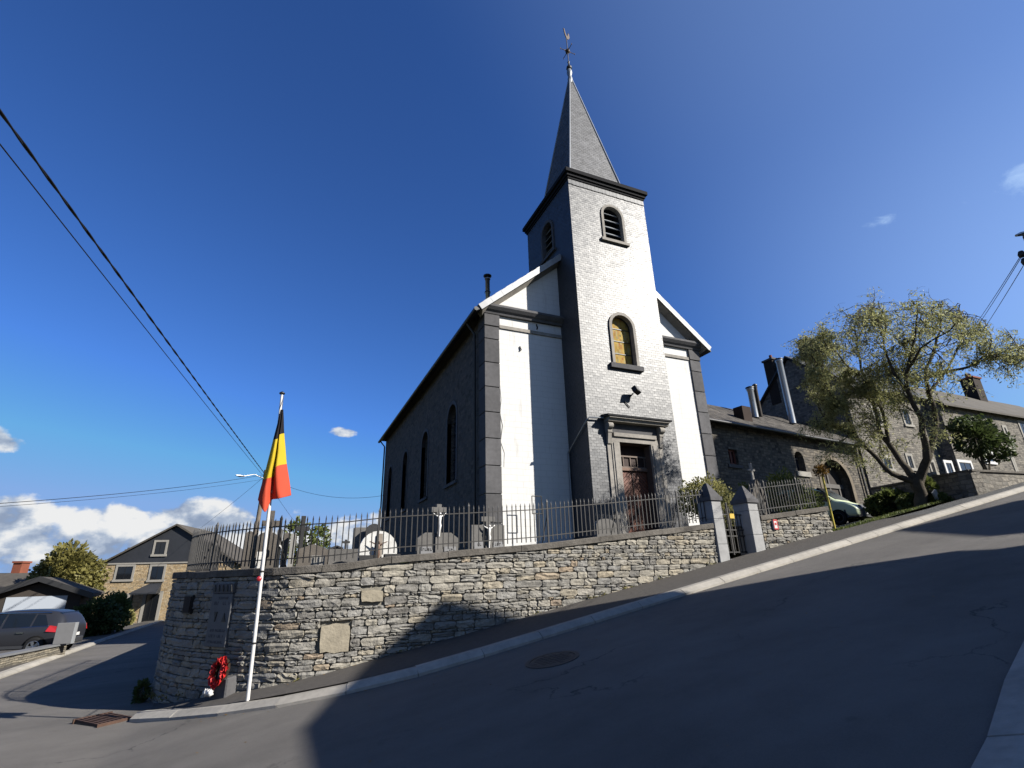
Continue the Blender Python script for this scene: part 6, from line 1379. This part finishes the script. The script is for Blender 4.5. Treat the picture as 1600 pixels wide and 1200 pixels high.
# ================================================================== willow
def willow():
    r = random.Random(11); base = Vector((19.6, 10.65, G(19.6, 10.65)-.1)); dep = base.dot(AF)
    t = thing('willow_tree', 'sparse spreading willow tree on the verge right of the van', 'tree', base, world=True)
    def P(x, y, dd=0): d = ray(x, y); return d*((dep+dd)/d.dot(AF))
    limbs = [  # pixel polylines with depth offsets and start/end radius
        ([(1440, 800, 0), (1438, 770, 0), (1432, 748, 0)], .26, .22),
        ([(1432, 750, 0), (1418, 735, .2), (1405, 720, .4), (1388, 690, .7), (1372, 664, 1.0), (1366, 630, 1.3), (1352, 590, 1.5), (1340, 555, 1.6), (1335, 515, 1.7)], .17, .03),
        ([(1434, 752, 0), (1447, 715, -.2), (1442, 680, -.3), (1438, 650, -.5), (1424, 620, -.6), (1415, 585, -.6), (1425, 545, -.6), (1433, 500, -.6), (1424, 470, -.6)], .18, .02),
        ([(1436, 755, 0), (1455, 700, .3), (1462, 660, .5), (1452, 615, .7), (1448, 575, .8), (1462, 540, .9), (1470, 505, .9), (1466, 475, 1.0)], .17, .02),
        ([(1426, 752, 0), (1392, 738, .1), (1362, 708, .3), (1340, 685, .5), (1310, 668, .8), (1282, 640, 1.0), (1262, 600, 1.2), (1256, 560, 1.3)], .13, .02),
        ([(1448, 590, .7), (1480, 580, .2), (1512, 575, -.4), (1540, 556, -.8), (1568, 548, -1.1), (1590, 545, -1.3)], .09, .015),
        ([(1388, 690, .7), (1380, 650, .8), (1360, 610, 1.0), (1328, 575, 1.1), (1300, 545, 1.2), (1275, 520, 1.2)], .09, .015),
        ([(1424, 620, -.6), (1395, 580, -.5), (1380, 540, -.4), (1385, 500, -.3), (1372, 470, -.3)], .08, .015),
        ([(1452, 615, .7), (1490, 560, 1.2), (1505, 520, 1.4), (1512, 490, 1.4)], .07, .015),
        ([(1340, 685, .5), (1318, 640, .4), (1290, 600, .2), (1285, 550, .6)], .07, .015),
        ([(1415, 585, -.6), (1440, 545, -1.6), (1475, 520, -2.2), (1500, 500, -2.4)], .06, .015),
        ([(1366, 630, 1.3), (1325, 600, 2.0), (1290, 575, 2.4), (1262, 545, 2.5)], .07, .015)]
    b = MB(); tw = MB(); leaves = []
    OX = [1236, 1262, 1300, 1340, 1380, 1420, 1450, 1480, 1520, 1560, 1600]; OY = [545, 508, 488, 472, 457, 438, 458, 478, 500, 522, 534]
    def within(p, m=0):
        z = p.dot(AF); px_, py_ = 800+F_PX*p.dot(AR)/z, 600-F_PX*p.dot(AU)/z; k = 30*noise.noise(p*.8)+15*noise.noise(p*2.6)
        return px_ > 1242+k+m and py_ > np.interp(px_, OX, OY)+k+m
    def wob(p, k): return p+Vector((noise.noise(p*1.7+Vector((k, 0, 0))), noise.noise(p*1.7+Vector((0, k, 5))), noise.noise(p*1.7+Vector((9, 0, k)))))*.09
    def twig(p, d, L, rad, lev):
        n = 5; pts = [p]; q = p.copy(); d = d.normalized()
        for i in range(n):
            d = (d+Vector((r.gauss(0, .26), r.gauss(0, .26), r.gauss(0, .22)-(.10 if lev > 0 else .0)-.07*i*(lev > 1)))).normalized(); q = q+d*(L/n); pts.append(q.copy())
        if not within(pts[-1], -6): return
        tw.tube(pts, [rad*(1-.75*i/n) for i in range(n+1)], 4 if lev else 5, cap=False)
        if lev < 2:
            for i in range(1, n+1):
                for _ in range(2 if lev == 0 else r.choice((1, 1, 2))):
                    dd = (d+Vector((r.gauss(0, .8), r.gauss(0, .8), r.gauss(.05, .6)))).normalized(); twig(pts[i], dd, L*r.uniform(.45, .75), rad*.5, lev+1)
        if lev >= 1:
            k = 8 if lev == 2 else 3
            for i in range(k): f = r.uniform(.15, 1)*n; j_ = min(n-1, int(f)); leaves.append(pts[j_].lerp(pts[j_+1], f-j_)+Vector((r.gauss(0, .05), r.gauss(0, .05), r.gauss(-.03, .05))))
    for pts, r0, r1 in limbs:
        P3 = [P(*q) for q in pts]; fine = []
        for i in range(len(P3)-1):
            for k in range(4): fine.append(wob(cr(P3, (i+k/4)/(len(P3)-1)), 1) if i else cr(P3, (i+k/4)/(len(P3)-1)))
        fine.append(P3[-1]); n = len(fine)-1
        b.tube(fine, [(r0+(r1-r0)*(i/n)**.7)*.80*(1+.16*noise.noise(fine[i]*4)) for i in range(n+1)], 9)
        if r0 > .25: continue
        short = .75 if pts[-1][0] < 1300 else 1.
        for i in range(int(n*.42), n+1):
            if r.random() < (.78 if pts[-1][0] < 1300 else .62):
                d = (fine[i]-fine[max(0, i-2)]).normalized(); s_ = Vector((r.gauss(0, 1), r.gauss(0, 1), r.gauss(.2, .7))); twig(fine[i], (d*.5+s_.normalized()*.9), r.uniform(.7, 1.35)*(.7+.5*i/n)*short, .022, 0)
    b.build('trunk', BARK, t); tw.build('twigs', BARK, t)
    keep = within
    L_ = np.array([tuple(p) for p in leaves if keep(p)])
    link('crown', raw_mesh('crown', leaf_faces(L_, .105, 5, 3.4, .7, .03), 4, LEAF_WILLOW), t)
    return len(leaves)
NLEAF = willow()

# ================================================================== houses behind the viewer whose shade falls on the road
def shade_house(name, label, x0, x1, y0, y1, ez, rz, ridge, m):
    t = thing(name, label, 'house', ((x0+x1)/2, y0, S(x0)), world=True); zb = S(x0)-.5
    b = MB(); xm = (x0+x1)/2; ym = (y0+y1)/2
    b.box(x0+.3, x1-.3, y1+.3, y0-.3, zb, ez); b.build('wall', m, t)
    b = MB()
    if ridge == 'y': b.prism([(x0, ez), (x1, ez), (x1, ez+.9), (x1-1.4, rz-.4), (x0+5.06, rz)], 'y', y1, y0)      # long slope to the left, steep one to the right
    else: b.prism([(y0, ez), (y1, ez), (ym, rz)], 'x', x0, x1)
    b.build('roof', DARKSLATE, t)
    M = Matrix.Identity(4)
    for k in range(3):
        for z in (S(xm)+1.0, S(xm)+3.7):
            xa = x0+1.2+k*(x1-x0-3.2)/2; win(t, Matrix.Translation((0, y0-.3, 0)) @ Matrix.Rotation(math.pi, 4, 'Z'), -xa-1.1, -xa, z, z+1.4, fw=.14)
    return t
shade_house('street_house', 'gabled stone house behind the viewer shading the road', 9.24, 17.3, -1.2, -15, 6.2, 9.78, 'y', GREYHOUSE)
shade_house('street_house', 'stone house further up the hill behind the viewer', 23.3, 26.6, -1.2, -10, 9.3, 10.6, 'x', GREYHOUSE)
# tall lime added outside the picture; its crown is placed to shade the barn
shrub('shade_lime', 'tall lime tree up the hill beyond the right edge', 'tree', [(38.3, 1.2, 20.4, 2.0, 1.9, 2.2), (40.4, 1.2, 20.7, 2.1, 2, 2.3), (42.2, 1.2, 21.2, 1.9, 1.8, 2.2)], 10000, .40, LEAF_MID, 61, base=S(40), stems=5)
b = MB(); b.tube([(40, 1.2, S(40)-.2), (40.1, 1.2, 10), (40, 1.2, 18)], [.45, .32, .1], 8); b.build('trunk', BARK, bpy.data.objects['shade_lime'])
# pole with lamp just past the right edge
pp0 = far(1622, 395, 10.8); t = thing('utility_pole', 'utility pole with street lamp at the far right edge', 'pole', (pp0.x, pp0.y, S(pp0.x)), world=True)
b = MB(); b.tube([(pp0.x, pp0.y, S(pp0.x)-.2), (pp0.x, pp0.y, pp0.z+.35)], [.12, .09], 8); b.build('pole', MATS['pole_concrete'], t)
e0 = far(1608, 362, 10.6); e1 = far(1588, 368, 10.3); b = MB(); b.tube([(pp0.x, pp0.y, pp0.z+.3), e0, e0.lerp(e1, .6), e1], [.025, .03, .035, .02], 8); b.build('lamp_head', STEEL, t)
for k, (x, y) in enumerate(((1596, 397), (1601, 408))): q = far(x, y, 10.7); b = MB(); b.lathe([(0, -.06), (.04, -.05), (.05, 0), (.03, .05), (0, .06)], q, 8); b.tube([q, (pp0.x, pp0.y, q.z)], .012, 4); b.build('insulator', BLACK, t)
for k, (px, tgt) in enumerate((((1596, 398), (1470, 566)), ((1597, 400), (1472, 572)), ((1601, 412), (1480, 580)))):
    a = far(*px, 10.7); e = far(*tgt, 44); cable(('upper wire from the right edge pole to the tall house', 'middle wire from the right edge pole to the tall house', 'lower wire from the right edge pole to the tall house')[k], a, e, .25, .006)
e = far(1600, 628, 60);
